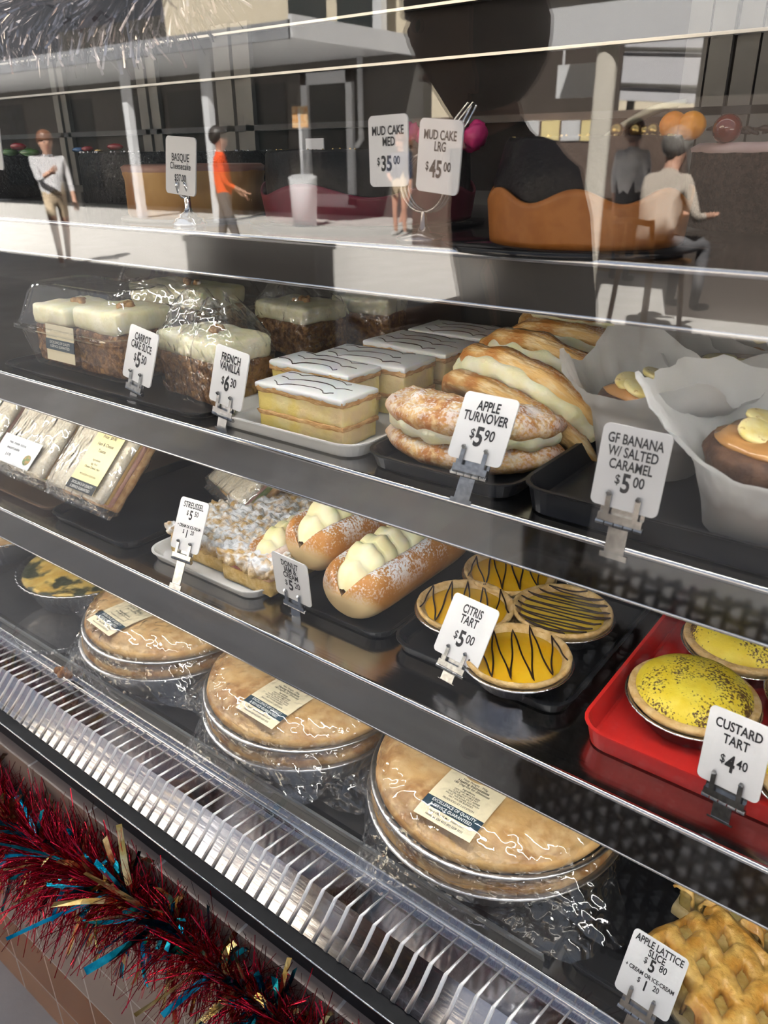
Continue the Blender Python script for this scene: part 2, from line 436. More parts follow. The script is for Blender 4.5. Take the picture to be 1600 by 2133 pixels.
# ---- light strips (the case's own lamps)
EMIT = mat('led_diffuser', (1.0, .98, .93), emit=3.0)
def strip(z, label, watts, y=.463, tilt=.45):
    m = MB(); m.box((XL, y - .008, z - .0035), (XR, y + .008, z))
    o = m.build('led_strip', EMIT, None, smooth=False); tag(o, label, 'light', 'light strips of the display case')
    for k in range(4):
        area('led_strip_light', (-2.0 + .8 * k, y, z - .006), .8, .02, watts * LED, (0, tilt, -1), LEDC)
strip(1.372, 'white light strip under the top cake shelf', 3.6)
strip(1.191, 'white light strip under the shelf of vanilla slices', 3.9)
strip(.973, 'white light strip under the shelf of streusel and tarts', 2.1)
strip(1.9, 'white light strip at the top of the case', .15, y=.5, tilt=.2)
# ================================================================ price cards in their clips
def price_card(name, label, pose, lines, zbase, stand='clip', yrot=0.):
    x, y, z, yaw, lean, roll, w_, h_ = pose
    u = Vector((math.cos(yaw), math.sin(yaw), 0)); n = Vector((-math.sin(yaw), math.cos(yaw), 0))
    v = Vector((0, 0, 1)) * math.cos(lean) + n * math.sin(lean)
    u2 = u * math.cos(roll) + v * math.sin(roll); v2 = v * math.cos(roll) - u * math.sin(roll)
    nn = u2.cross(v2)
    t = thing(name, label, 'price tag'); t.matrix_world = Matrix((u2, v2, nn)).transposed().to_4x4(); t.location = (x, y, z)
    t.rotation_euler = Matrix((u2, v2, nn)).transposed().to_euler()
    m = MB(); m.loft([rrect(w_, h_, .004, -.0006), rrect(w_, h_, .004, .0006)], True, True); m.build('card', CARD, t, smooth=False)
    k = w_ / .045
    sc = [(b, s * k * 1.08, px * k, py * h_ / .0525, bo, xs * .97) for (b, s, px, py, bo, xs) in lines]
    tm = text_mb(sc); tm.v = [(a, b, .0009) for a, b, c in tm.v]; tm.build('lettering', INK, t, smooth=False)
    if stand == 'clip':
        m = MB(); b0 = -h_ / 2
        for sx_ in (-1, 1):
            px = sx_ * .0095
            m.box((px - .0017, b0 - .004, .0012), (px + .0017, b0 + .0085, .0024))
            m.tube([(px, b0 + .0085, .0016), (px, b0 + .0098, .003), (px, b0 + .009, .0042)], .0016, 6)
        m.box((-.0145, b0 - .009, -.0016), (.0145, b0 + .004, -.0006))
        m.box((-.0145, b0 - .009, -.0006), (.0145, b0 - .004, .0024))
        for q in range(5): m.tube([(-.0155 + q * .0063, b0 - .0105, .0), (-.0155 + q * .0063 + .0055, b0 - .0105, .0)], .0021, 8)
        L_ = max(.004, ((z + v2.z * (b0 - .012)) - zbase) / max(.3, v2.z))
        m.box((-.0065, b0 - .0125 - L_, -.0006), (.0065, b0 - .0125, .0006))
        m.box((-.009, b0 - .0125 - L_, -.0006), (.009, b0 - .0145 - L_ * .72, .0012))
        m.build('clip', mat('clip_steel', (.38, .38, .38), (.5, .5, .5), scale=200, rough=.18, metal=1), t, smooth=False)
    return t
def pr(d, c, y, x=0., s=.0118):
    e = .0036 * (len(d) - 1)
    return [('$', s * .72, x - .0068 - e, y + .002, .012, .8), (d, s * 1.42, x - .001 * 1.0, y, .022, .78), (c, s * .8, x + .0072 + e, y + .0025, .012, .8)]
price_card('price_tag', 'white CARROT CAKE SLICE price card in a steel clip', [-0.6842, 0.4774, 1.2628, -0.0868, 0.2875, -0.0976, 0.054, 0.0551],
           [('CARROT', .0082, 0, .0165, .018, .72), ('CAKE SLICE', .0082, 0, .0085, .018, .72)] + pr('5', '50', -.0055), Z2)
price_card('price_tag', 'white FRENCH VANILLA price card in a steel clip', [-0.546, 0.4732, 1.2622, -0.082, 0.2419, -0.0736, 0.0498, 0.0534],
           [('FRENCH', .0088, 0, .0165, .018, .75), ('VANILLA', .0088, 0, .0085, .018, .75)] + pr('6', '30', -.0065), Z2)
price_card('price_tag', 'white APPLE TURNOVER price card in a steel clip', [-0.2759, 0.4774, 1.2645, 0.0023, 0.5064, -0.0078, 0.0457, 0.0511],
           [('APPLE', .0094, 0, .0165, .018, .72), ('TURNOVER', .0094, 0, .0075, .018, .72)] + pr('5', '90', -.0075, s=.013), Z2)
price_card('price_tag', 'white GF BANANA W/ SALTED CARAMEL price card in a steel clip', [-0.1517, 0.4444, 1.2717, -0.0354, 0.1794, -0.0009, 0.0437, 0.052],
           [('GF BANANA', .0084, 0, .0175, .016, .74), ('W/ SALTED', .0084, 0, .0095, .016, .74), ('CARAMEL', .0084, 0, .0015, .016, .74)] + pr('5', '00', -.0098, s=.0112), Z2)
price_card('price_tag', 'white STREUSSEL price card with cream or ice-cream extra', [-0.647, 0.4841, 1.0767, .04, .471, .0255, .0445, .0582],
           [('STREUSSEL', .0086, 0, .0195, .016, .74)] + pr('5', '50', .0095, s=.0095) + [('+ CREAM OR ICE-CREAM', .0044, 0, -.002, .02, .72)] + pr('1', '20', -.0095, s=.008), Z3)
price_card('price_tag', 'white DONUT JAM & CREAM price card in a steel clip', [-0.4965, 0.4874, 1.0578, -0.0191, -0.1021, -0.0333, 0.05, 0.0519],
           [('DONUT', .0078, 0, .0178, .018, .72), ('JAM &', .0078, 0, .0106, .018, .72), ('CREAM', .0078, 0, .0034, .018, .72)] + pr('5', '20', -.0085, s=.0105), Z3)
price_card('price_tag', 'white CITRIS TART price card in a steel clip', [-0.3018, 0.5085, 1.0613, -0.1058, 0.5721, -0.0053, 0.0501, 0.0565],
           [('CITRIS', .0092, 0, .0165, .018, .7), ('TART', .0092, 0, .0078, .018, .72)] + pr('5', '00', -.0085, s=.012), Z3 + .01)
price_card('price_tag', 'grey white CUSTARD TART price card over the red tray', [-0.0647, 0.4754, 1.0723, -0.1871, 0.2078, 0.0769, 0.0434, 0.0561],
           [('CUSTARD', .0094, 0, .0165, .018, .76), ('TART', .0094, 0, .0072, .018, .76)] + pr('4', '40', -.0085, s=.0118), Z3 + .01)
price_card('price_tag', 'white APPLE LATTICE SLICE price card on the bottom deck', [-0.0868, 0.4655, 0.8337, -0.0517, 0.5059, -0.0228, 0.0465, 0.0546],
           [('APPLE LATTICE', .0074, 0, .0208, .018, .74), ('SLICE', .0074, 0, .0142, .018, .74)] + pr('5', '80', .0055, s=.009) + [('+ CREAM OR ICE-CREAM', .0043, 0, -.0032, .02, .8)] + pr('1', '20', -.0112, s=.0075), .785)
WIRE = mat('coiled_wire', (.25, .24, .24), (.32, .31, .31), scale=60, rough=.2, metal=1)
med = price_card('price_tag', 'white MUD CAKE MED price card on a coiled wire stand', [-.3716, .4905, 1.4511, -.0502, .0038, .0263, .0364, .0468],
           [('MUD CAKE', .0094, 0, .0148, .016, .74), ('MED', .0094, .001, .0068, .016, .74)] + pr('35', '00', -.0095, x=-.001, s=.0112), Z1, stand=None)
lrg = price_card('price_tag', 'white MUD CAKE LRG price card on a coiled wire stand', [-.3246, .4855, 1.4473, -.154, .0086, -.0765, .0396, .0461],
           [('MUD CAKE', .0088, 0, .0148, .016, .74), ('LRG', .0088, .001, .0068, .016, .74)] + pr('45', '00', -.0095, x=-.001, s=.0112), Z1, stand=None)
t = thing('wire_card_stand', 'coiled wire card holder between the two mud cake cards', 'card stand', (-.343, .494, Z1))
m = MB()
for k in range(3):
    m.tube([(.019 * math.cos(a * PI / 12) - .001 + .0015 * k, .0022 * k, .0385 + .019 * math.sin(a * PI / 12)) for a in range(24)], .0011, 6, closed=True)
m.build('coil', WIRE, t)
m = MB()
for k in (0, 1):
    m.tube([(.004 + .004 * k, .006, .055), (.016 + .004 * k, .012, .078), (.026 + .004 * k, .014, .089), (.029 + .004 * k, .014, .087), (.014 + .004 * k, .011, .062)], .0008, 6)
m.build('wire_clip', CHROME, t)
m = MB(); m.lathe([(.0, .0), (.02, 0), (.02, .003), (.006, .006), (.003, .010), (.002, .02)], 24); m.build('base', WIRE, t)
t = price_card('price_tag', 'BASQUE Cheesecake $37.00 card on a chrome clip stand', [-.6031, .4903, 1.4412, -.0599, .0994, -.0615, .0441, .0475],
           [('BASQUE', .0085, 0, .0072, .006, .8), ('Cheesecake', .0075, 0, -.0005, .006, .82), ('$37.00', .0075, 0, -.0112, .012, .8)], Z1, stand=None)
s = thing('card_stand', 'chrome clip stand with a stepped round foot holding the BASQUE card', 'card stand', (-.602, .4925, Z1))
m = MB(); m.lathe([(0, 0), (.0155, 0), (.016, .002), (.0135, .004), (.0135, .006), (.010, .0075), (.009, .0095), (.0045, .012), (.0032, .015), (.003, .022), (.0034, .0245), (0, .0255)], 28); m.build('foot', CHROME, s)
m = MB()
for k in (-1, 1): m.tube([(0, -.001, .0235), (k * .0045, -.002, .0245), (k * .0065, -.0035, .0285), (k * .0062, -.0052, .0335), (k * .005, -.0052, .0365)], .0017, 8)
m.build('prong', CHROME, s)
price_card('price_tag', 'white card at the left edge beside the dark cake, ending TON', [aty(-12, 305, .5).x, .5, aty(-12, 305, .5).z, -.1, .05, -.08, .0385, .0465], [('LAMINGTON', .0075, 0, .0095, .014, .74)], Z1, stand=None)
o = MB(); o.box((-.0165, -.0006, 0), (.0165, .0006, .0245)); c = thing('name_card', 'small white BASQUE name card behind the cheesecake', 'name card', (-.60, .665, 1.44), -.25)
o.build('card', CARD, c, smooth=False); tm = text_mb([('BASQUE', .0085, 0, .0085, .012, .75)]); tm.v = [(a, -.0009, b) for a, b, _ in tm.v]; tm.build('lettering', INK, c, smooth=False)
# ================================================================ trays
def tray(name, label, x0, x1, y0, y1, z, h, m_, group=None, r=.018, flare=.006, lip=.003):
    cx, cy, w_, d_ = (x0 + x1) / 2, (y0 + y1) / 2, x1 - x0, y1 - y0
    f = flare
    L = [rrect(w_ - 2 * f - .004, d_ - 2 * f - .004, r, .0), rrect(w_ - 2 * f, d_ - 2 * f, r, .0015), rrect(w_ - lip, d_ - lip, r + f, h - .002), rrect(w_, d_, r + f, h - .0012),
         rrect(w_, d_, r + f, h), rrect(w_ - 2 * lip, d_ - 2 * lip, r + f - lip, h), rrect(w_ - 2 * f - 2 * lip, d_ - 2 * f - 2 * lip, r, .005), rrect(w_ - 2 * f - 2 * lip - .004, d_ - 2 * f - 2 * lip - .004, r, .0035)]
    m = MB(); m.loft(L, True, True); o = m.build(name, m_, None, smooth=False, loc=(cx, cy, z))
    return tag(o, label, 'tray', group)
REDP = mat('red_plastic', (.72, .03, .025), (.76, .035, .03), scale=20, rough=.28)
BROWNB = mat('brown_board', (.17, .1, .06), (.2, .12, .075), scale=20, rough=.4)
tray('serving_tray', 'white melamine tray carrying the vanilla slices', -.573, -.388, .462, .83, Z2, .014, WHITEP)
tray('serving_tray', 'black tray under the carrot cake slices', -.95, -.578, .458, .84, Z2, .008, BLACKP)
tray('serving_tray', 'black tray under the apple turnovers', -.384, -.243, .462, .84, Z2, .014, BLACKP)
tray('serving_tray', 'deep black tray under the paper wrapped banana muffins', -.238, .03, .458, .84, Z2, .022, BLACKP)
tray('serving_tray', 'white tray corner to the right of the banana muffins', .034, .3, .462, .84, Z2, .016, WHITEP)
tray('serving_tray', 'white tray carrying the streussel squares', -.758, -.582, .487, .80, Z3, .012, WHITEP) if False else tray('serving_tray', 'white tray carrying the streussel squares', -.735, -.548, .478, .80, Z3, .012, WHITEP)
tray('serving_tray', 'black tray under the cream donuts', -.602, -.398, .5, .80, Z3, .012, BLACKP) if False else tray('serving_tray', 'black tray under the cream donuts', -.545, -.39, .5, .80, Z3, .012, BLACKP)
tray('serving_tray', 'black tray under the citrus tarts', -.386, -.2, .5, .80, Z3, .014, BLACKP)
tray('serving_tray', 'bright red tray carrying the custard tarts', -.183, .1, .484, .74, Z3, .022, REDP)
tray('serving_tray', 'black tray under the ham and cheese toastie', -.935, -.758, .47, .80, Z3, .012, BLACKP)
tray('serving_tray', 'brown board under the wrapped sandwiches', -1.3, -.94, .475, .80, Z3, .008, BROWNB)
tray('serving_tray', 'black tray under the apple lattice slices', -.168, .2, .462, .80, .781, .014, BLACKP)
o = MB(); o.box((-1.25, .462, .781), (-.172, .84, .7935)); tag(o.build('deck_mat', mat('charcoal_mat', (.03, .03, .032), (.04, .04, .042), scale=60, rough=.35), smooth=False), 'charcoal mat under the wrapped pies on the bottom deck', 'mat')
o = MB(); o.loft([[(-1.25, .458, .781), (-1.25, .4595, .781), (-1.25, .4555, .7945), (-1.25, .452, .7945)], [(-.176, .458, .781), (-.176, .4595, .781), (-.176, .4555, .7945), (-.176, .452, .7945)]], True, True)
tag(o.build('label_rail', mat('grey_label_rail', (.28, .29, .29), rough=.35), smooth=False), 'grey plastic label rail along the front of the bottom deck', 'rail')
# ================================================================ vanilla slices
PASTRY = mat('flaky_pastry', (.5, .27, .1), (.72, .47, .22), scale=240, rough=.7, bump=.8, bscale=420, stretch=(.4, .4, 1.6), sss=.1, bdist=.002)
CUST = mat('vanilla_custard', (.9, .72, .23), (.94, .81, .4), scale=70, rough=.5, bump=.35, bscale=150, sss=.2, c3=(.78, .6, .34), s3=30, r3=(.48, .72))
ICING = mat('white_icing', (.82, .83, .83), (.87, .87, .86), scale=30, rough=.3, sss=.2)
CHOC = mat('dark_chocolate', (.03, .012, .008), rough=.35)
def vanilla_slice(loc, rz, w_, d_, seed, label, h=.046):
    t = thing('vanilla_slice', label, 'vanilla slice', loc, rz, 'vanilla slices on the white tray')
    R = lambda z0, hh, ww, dd, r, am, mm, nm, sc=60, n=(16, 10, 5), o2=.0: MB().rbox(ww, dd, hh, r, n, lumpy(am, sc, seed, o2)).build(nm, mm, t, weld=1e-5, loc=(0, 0, z0))
    R(.0, .0155, w_ - .002, d_ - .002, .002, .0007, CUST, 'custard_base', n=(24, 14, 5), o2=.0004)
    R(.0145, .0045, w_ + .001, d_ + .001, .0012, .001, PASTRY, 'pastry_layer', 140, (30, 16, 3), .0008)
    R(.018, .0185, w_ - .001, d_ - .001, .0025, .0009, CUST, 'custard_filling', n=(24, 14, 6), o2=.0005)
    R(.0355, .0065, w_ + .001, d_ + .001, .0012, .0012, PASTRY, 'pastry_lid', 140, (30, 16, 3), .0009)
    def drip(p):
        e = max(abs(p.x) / (w_ / 2), abs(p.y) / (d_ / 2)); q = p.copy()
        if e > .93 and p.z < .003: q.z -= .0022 * (1 + nz(p, 90, seed)) * (1 if p.z < .003 else .3)
        if p.z > .003: q.z -= .0018 * max(0, e - .7) / .3
        return q + Vector((0, 0, .0004 * nz(p, 50, seed + 3)))
    ic = MB().rbox(w_ + .002, d_ + .002, .0045, .002, (26, 14, 3), drip).build('icing', ICING, t, weld=1e-5, loc=(0, 0, .0412))
    m = MB(); rnd = random.Random(seed); ny = max(3, int(d_ / .0145)); cuts = [w_ * (-.22 + .0 + rnd.uniform(-.03, .03)), w_ * (.24 + rnd.uniform(-.04, .04))]
    for k in range(ny):
        y0 = -d_ / 2 + d_ * (k + .6) / ny
        a, b = rnd.uniform(-.47, -.3) * w_, rnd.uniform(.3, .47) * w_; sl = rnd.uniform(-.004, .004); pts = []
        for i in range(25):
            x = a + (b - a) * i / 24; dv = sum(math.exp(-abs(x - c) / .006) for c in cuts)
            sg = 1 if k % 2 else 1
            y = y0 + sl * (x / w_) - .0075 * dv * sg + .0015 * math.sin(x * 90 + k); e = max(abs(x) / (w_ / 2), abs(y) / (d_ / 2))
            y = max(-d_ / 2 + .001, min(d_ / 2 - .001, y)); e = max(abs(x) / (w_ / 2), abs(y) / (d_ / 2))
            pts.append((x, y, .0045 - .0018 * max(0, e - .7) / .3))
        m.tube(pts, [.00075 * (1 - .4 * abs(i - 12) / 12) for i in range(25)], 5)
    m.build('chocolate_feathering', CHOC, ic)
    if seed > 1: t.scale = (1, 1, 1.1)
    return t
zt = Z2 + .004
vanilla_slice((-.4635, .501, zt), .0, .104, .048, 1, 'front vanilla slice showing its full side of custard layers')
vanilla_slice((-.498, .552, zt), -.04, .104, .046, 2, 'vanilla slice directly behind the front one, icing feathered with chocolate', h=.05)
vanilla_slice((-.478, .604, zt), .05, .11, .055, 3, 'third vanilla slice back, its yellow side facing the turnovers')
vanilla_slice((-.474, .684, zt), -.05, .11, .068, 4, 'fourth vanilla slice back, under the bright paving reflection')
vanilla_slice((-.472, .763, zt), .03, .108, .066, 5, 'rearmost vanilla slice on the white tray')
# ================================================================ carrot cake
CCAKE = mat('carrot_cake_crumb', (.13, .055, .018), (.34, .17, .06), scale=150, rough=.8, bump=.9, bscale=260, c3=(.5, .26, .08), s3=90, r3=(.6, .7))
FROST = mat('cream_cheese_frosting', (.84, .79, .5), (.9, .86, .66), scale=60, rough=.5, bump=.5, bscale=90, sss=.2)
BAG = film('clear_plastic_bag', f0=.07, rough=.07, bump=.9, bscale=38, haze=.045, gain=1.6, bdist=.012)
def carrot_slice(loc, rz, w_, d_, h_, seed, label, bag=True, group='carrot cake slices'):
    t = thing('carrot_cake_slice', label, 'cake slice', loc, rz, group)
    MB().rbox(w_, d_, h_ * .68, .005, (18, 12, 10), lumpy(.0016, 60, seed, .0012)).build('cake', CCAKE, t, weld=1e-5)
    MB().rbox(w_ + .001, d_ + .001, h_ * .34, .006, (20, 14, 6), lumpy(.0025, 45, seed + 4, .0012)).build('frosting', FROST, t, weld=1e-5, loc=(0, 0, h_ * .66))
    m = MB(); rnd = random.Random(seed)
    for k in range(9): m.ball((rnd.uniform(-.09, .09) * w_ + .004 * (k % 3), rnd.uniform(-.09, .09) * d_ + .004 * (k // 3), h_ + .001), rnd.uniform(.003, .005), 8, 6, fn=lambda d: 1 + .3 * nz(d, 2, k))
    m.build('walnut_crumbs', mat('walnut', (.3, .15, .05), (.5, .3, .12), scale=200, rough=.7), t)
    if bag:
        def f(u, v):
            a = 2 * PI * u; ca, sa = math.cos(a), math.sin(a); k = (abs(ca) ** 5 + abs(sa) ** 5) ** -.2
            q = v; s = 1.06 if q < .62 else 1.06 - (q - .62) * 1.1
            x, y = ca * k * (w_ / 2 + .003) * s, sa * k * (d_ / 2 + .003) * (s if q < .62 else s - (q - .62) * .75)
            z = q * h_ * 1.55
            wv = .005 * (q > .3) * (nz((ca * 2, sa * 2, q * 3), 2.2, seed)) + .004 * nz((ca * 3, sa * 3, q * 2), 3.5, seed + 2) * q
            return (x + wv * ca, y + wv * sa, z + .012 * q * nz((ca, sa, 0), 2.5, seed + 9))
        m = MB(); m.grid(f, 56, 26, cu=True); m.build('plastic_bag', BAG, t)
    return t
carrot_slice((-.632, .532, Z2 + .004), -.12, .112, .068, .066, 11, 'bagged carrot cake slice between the CARROT and FRENCH VANILLA cards')
carrot_slice((-.70, .735, Z2 + .004), -.1, .10, .07, .062, 12, 'bagged carrot cake slice standing behind the front bagged one')
carrot_slice((-.655, .82, Z2 + .004), .1, .085, .05, .062, 13, 'rear bagged carrot cake slice beside the vanilla slices')
CLAM = film('clear_rigid_plastic', f0=.06, rough=.04, bump=.35, bscale=30, haze=.02, gain=1.5, bdist=.006)
LABC = mat('cream_label', (.8, .72, .5), rough=.4)
NAVY = mat('dark_teal_print', (.012, .045, .075), rough=.4)
WINK = mat('white_print', (.75, .75, .7), rough=.5)
def clamshell(loc, rz, label, seed):
    t = thing('cake_clamshell', label, 'cake box', loc, rz, 'clear cake boxes')
    W_, D_ = .205, .115
    def rib(L, k): return [(x * (1 + .006 * (i % 2) * k), y * (1 + .01 * (i % 2) * k), z) for i, (x, y, z) in enumerate(L)]
    m = MB(); m.loft([rrect(W_ - .03, D_ - .03, .018, .001, 9), rib(rrect(W_ - .022, D_ - .022, .02, .004, 9), 1), rib(rrect(W_ - .006, D_ - .006, .022, .042, 9), 1), rrect(W_, D_, .022, .046, 9), rrect(W_ + .008, D_ + .008, .024, .0465, 9), rrect(W_ + .008, D_ + .008, .024, .049, 9)], True)
    m.build('tub', CLAM, t, smooth=False)
    m = MB(); m.loft([rrect(W_ + .008, D_ + .008, .024, .0495, 9), rrect(W_ + .007, D_ + .007, .024, .0515, 9), rrect(W_, D_, .022, .052, 9), rib(rrect(W_ - .006, D_ - .006, .022, .056, 9), 1), rib(rrect(W_ - .026, D_ - .026, .022, .086, 9), 1.4), rrect(W_ - .036, D_ - .036, .02, .095, 9), rrect(W_ - .05, D_ - .05, .016, .0965, 9), rrect(W_ - .055, D_ - .055, .015, .0945, 9)], False, True)
    m.build('lid', CLAM, t, smooth=False)
    lab = MB(); lab.box((-.052, -D_ / 2 + .0028, .010), (.003, -D_ / 2 + .0032, .05)); a = lab.build('box_label', LABC, t, smooth=False)
    a.rotation_euler = (-.12, 0, 0); a.location = (.02, -.0052, 0)
    m = MB(); m.box((-.0525, -D_ / 2 + .0022, .022), (.0035, -D_ / 2 + .0029, .034)); m.build('label_band', NAVY, a, smooth=False)
    tm = text_mb([('EXCELLENCE OF QUALITY', .0042, -.024, .0305, .01, .8), ('& SERVICE GUARANTEED', .0042, -.024, .0262, .01, .8)]); tm.v = [(p, -D_ / 2 + .002, q) for p, q, _ in tm.v]; tm.build('label_lettering', WINK, a, smooth=False)
    return t
clamshell((-.815, .525, Z2 + .008), 0, 'front clear plastic clamshell box holding carrot cake', 3)
carrot_slice((-.775, .525, Z2 + .0105), .0, .085, .075, .072, 15, 'carrot cake piece at the right end of the front clamshell', False)
carrot_slice((-.868, .525, Z2 + .0105), .0, .072, .072, .068, 16, 'carrot cake piece at the left end of the front clamshell', False)
clamshell((-.86, .685, Z2 + .008), 0.02, 'second clear clamshell box standing behind the front one', 4)
carrot_slice((-.86, .685, Z2 + .0105), .0, .15, .075, .07, 17, 'carrot cake inside the second clamshell box', False)
# ================================================================ apple turnovers
TURN = mat('baked_puff_pastry', (.48, .18, .04), (.78, .48, .18), scale=55, rough=.55, bump=.7, bscale=160, sss=.1, c3=(.85, .66, .36), s3=120, r3=(.5, .72), bdist=.004)
TURN2 = mat('golden_puff_pastry', (.5, .2, .04), (.8, .52, .2), scale=45, rough=.5, bump=.7, bscale=160, c3=(.88, .72, .42), s3=110, r3=(.5, .7), bdist=.004, stretch=(.5, .5, 2))
sugar(TURN2, scale=420, lo=.55, hi=.7, big=40, wash=.9, zlo=.008, zhi=.03)
sugar(TURN, scale=420, lo=.47, hi=.62, big=40, wash=.9, zlo=-.002, zhi=.03)
TCREAM = mat('whipped_cream_filling', (.9, .84, .52), (.94, .9, .7), scale=50, rough=.4, bump=.6, bscale=90, sss=.3)
def turnover(loc, rot, R_, gap, seed, label):
    t = thing('apple_turnover', label, 'turnover', loc, 0, 'apple turnovers on the black tray', rot)
    def shell(sgn, th):
        def prof(u, v, top):                                        # u round the half moon, v from fold to rim
            a = PI * (1.0 + u); e = v
            rr = R_ * (1 + .05 * nz((math.cos(a), math.sin(a), 0), 3, seed) + .012 * nz((math.cos(a), math.sin(a), th * 40), 14, seed)) * (.93 + .07 * math.sin(PI * u))
            x = rr * math.cos(a) * e; y = rr * .78 * math.sin(a) * e
            puff = th * (.5 + .5 * math.sin(PI * min(1, e * .86)) ** .8) * (.72 + .28 * math.sin(PI * u) ** .5)
            fl = .0032 * nz((x, y, 0), 70, seed + sgn) + .002 * nz((x, y, 0), 190, seed + 3)
            z = puff + fl if top else -.0012 + .001 * nz((x, y, 0), 160, seed + 7)
            z += .0006 * math.sin(26 * e) * (1 if top else .2)
            return Vector((x, y + .03, z))
        m = MB()
        m.grid(lambda u, v: prof(u, .04 + .96 * v, True), 40, 22); m.grid(lambda u, v: prof(1 - u, .04 + .96 * v, False), 40, 10)
        m.grid(lambda u, v: prof(u, 1, True).lerp(prof(u, 1, False), v) * 1 + Vector((math.cos(PI * (1 + u)), math.sin(PI * (1 + u)), 0)) * .006 * math.sin(PI * v), 40, 6)
        return m
    mt = TURN if seed == 21 else TURN2
    lo = shell(1, .02).build('lower_pastry', mt, t, weld=2e-4); lo.rotation_euler = (0, 0, 0)
    up = shell(2, .024).build('upper_pastry', mt, t, weld=2e-4); up.location = (0, 0, .024); up.rotation_euler = (gap, 0, 0); 
    def cr(u, v):
        a = PI * (1.06 + .88 * u); b = 2 * PI * v; rr = R_ * .86
        k = 1 + .22 * math.sin(u * 46) * .5 + .2 * nz((u * 6, math.cos(b), math.sin(b)), 1.6, seed)
        c = Vector((rr * math.cos(a), rr * .78 * math.sin(a) + .03, .0235 + .004 * math.sin(PI * u)))
        d = Vector((math.cos(a), math.sin(a), 0))
        return c + d * .0115 * k * math.cos(b) + Vector((0, 0, .0105 * k * math.sin(b)))
    m = MB(); m.grid(cr, 60, 16, cv=True); m.build('cream', TCREAM, t)
    return t
turnover((-.318, .516, Z2 + .009), (.04, 0, .1), .078, -.1, 21, 'front apple turnover lying flat with cream along its open edge')
turnover((-.318, .578, Z2 + .026), (-.75, .08, -.25), .088, -.12, 22, 'apple turnover propped upright behind the front one')
turnover((-.325, .645, Z2 + .028), (-.68, .05, -.2), .088, -.1, 23, 'third apple turnover leaning behind the upright one')
turnover((-.325, .712, Z2 + .028), (-.6, .0, -.1), .088, -.1, 24, 'fourth apple turnover near the back of the black tray')
turnover((-.33, .77, Z2 + .062), (.05, 0, -.15), .088, -.02, 25, 'top apple turnover lying on the rear of the pile')
# ================================================================ banana muffins in tulip papers
MUFF = mat('dark_banana_cake', (.06, .026, .014), (.13, .06, .03), scale=80, rough=.6, bump=.6, bscale=150)
CARAM = mat('salted_caramel', (.5, .24, .07), (.6, .31, .1), scale=25, rough=.14, coat=.5)
BANA = mat('banana_flesh', (.82, .66, .22), (.88, .76, .38), scale=120, rough=.35, sss=.15, c3=(.5, .3, .08), s3=160, r3=(.64, .72))
PAPER = bpy.data.materials.new('white_baking_paper'); PAPER.use_nodes = True
def paper_nodes():
    t = PAPER.node_tree; N = t.nodes; L = t.links; N.remove(N['Principled BSDF'])
    a = N.new('ShaderNodeBsdfDiffuse'); a.inputs[0].default_value = (.93, .94, .94, 1); b = N.new('ShaderNodeBsdfTranslucent'); b.inputs[0].default_value = (.92, .93, .92, 1)
    c = N.new('ShaderNodeBsdfTransparent'); m1 = N.new('ShaderNodeMixShader'); m1.inputs[0].default_value = .45; m2 = N.new('ShaderNodeMixShader')
    co = N.new('ShaderNodeTexCoord'); sp = N.new('ShaderNodeSeparateXYZ'); L.new(co.outputs['Object'], sp.inputs[0])
    n = N.new('ShaderNodeTexNoise'); n.inputs['Scale'].default_value = 40; L.new(co.outputs['Object'], n.inputs[0])
    ma = N.new('ShaderNodeMath'); ma.operation = 'MULTIPLY_ADD'; L.new(n.outputs[0], ma.inputs[0]); ma.inputs[1].default_value = .02; L.new(sp.outputs[2], ma.inputs[2])
    mr = N.new('ShaderNodeMapRange'); mr.inputs[1].default_value = .036; mr.inputs[2].default_value = .05; mr.inputs[3].default_value = .5; mr.inputs[4].default_value = .06   # the greased lower paper is see-through
    L.new(ma.outputs[0], mr.inputs[0])
    L.new(a.outputs[0], m1.inputs[1]); L.new(b.outputs[0], m1.inputs[2]); L.new(mr.outputs[0], m2.inputs[0]); L.new(m1.outputs[0], m2.inputs[1]); L.new(c.outputs[0], m2.inputs[2])
    L.new(m2.outputs[0], N['Material Output'].inputs[0])
paper_nodes()
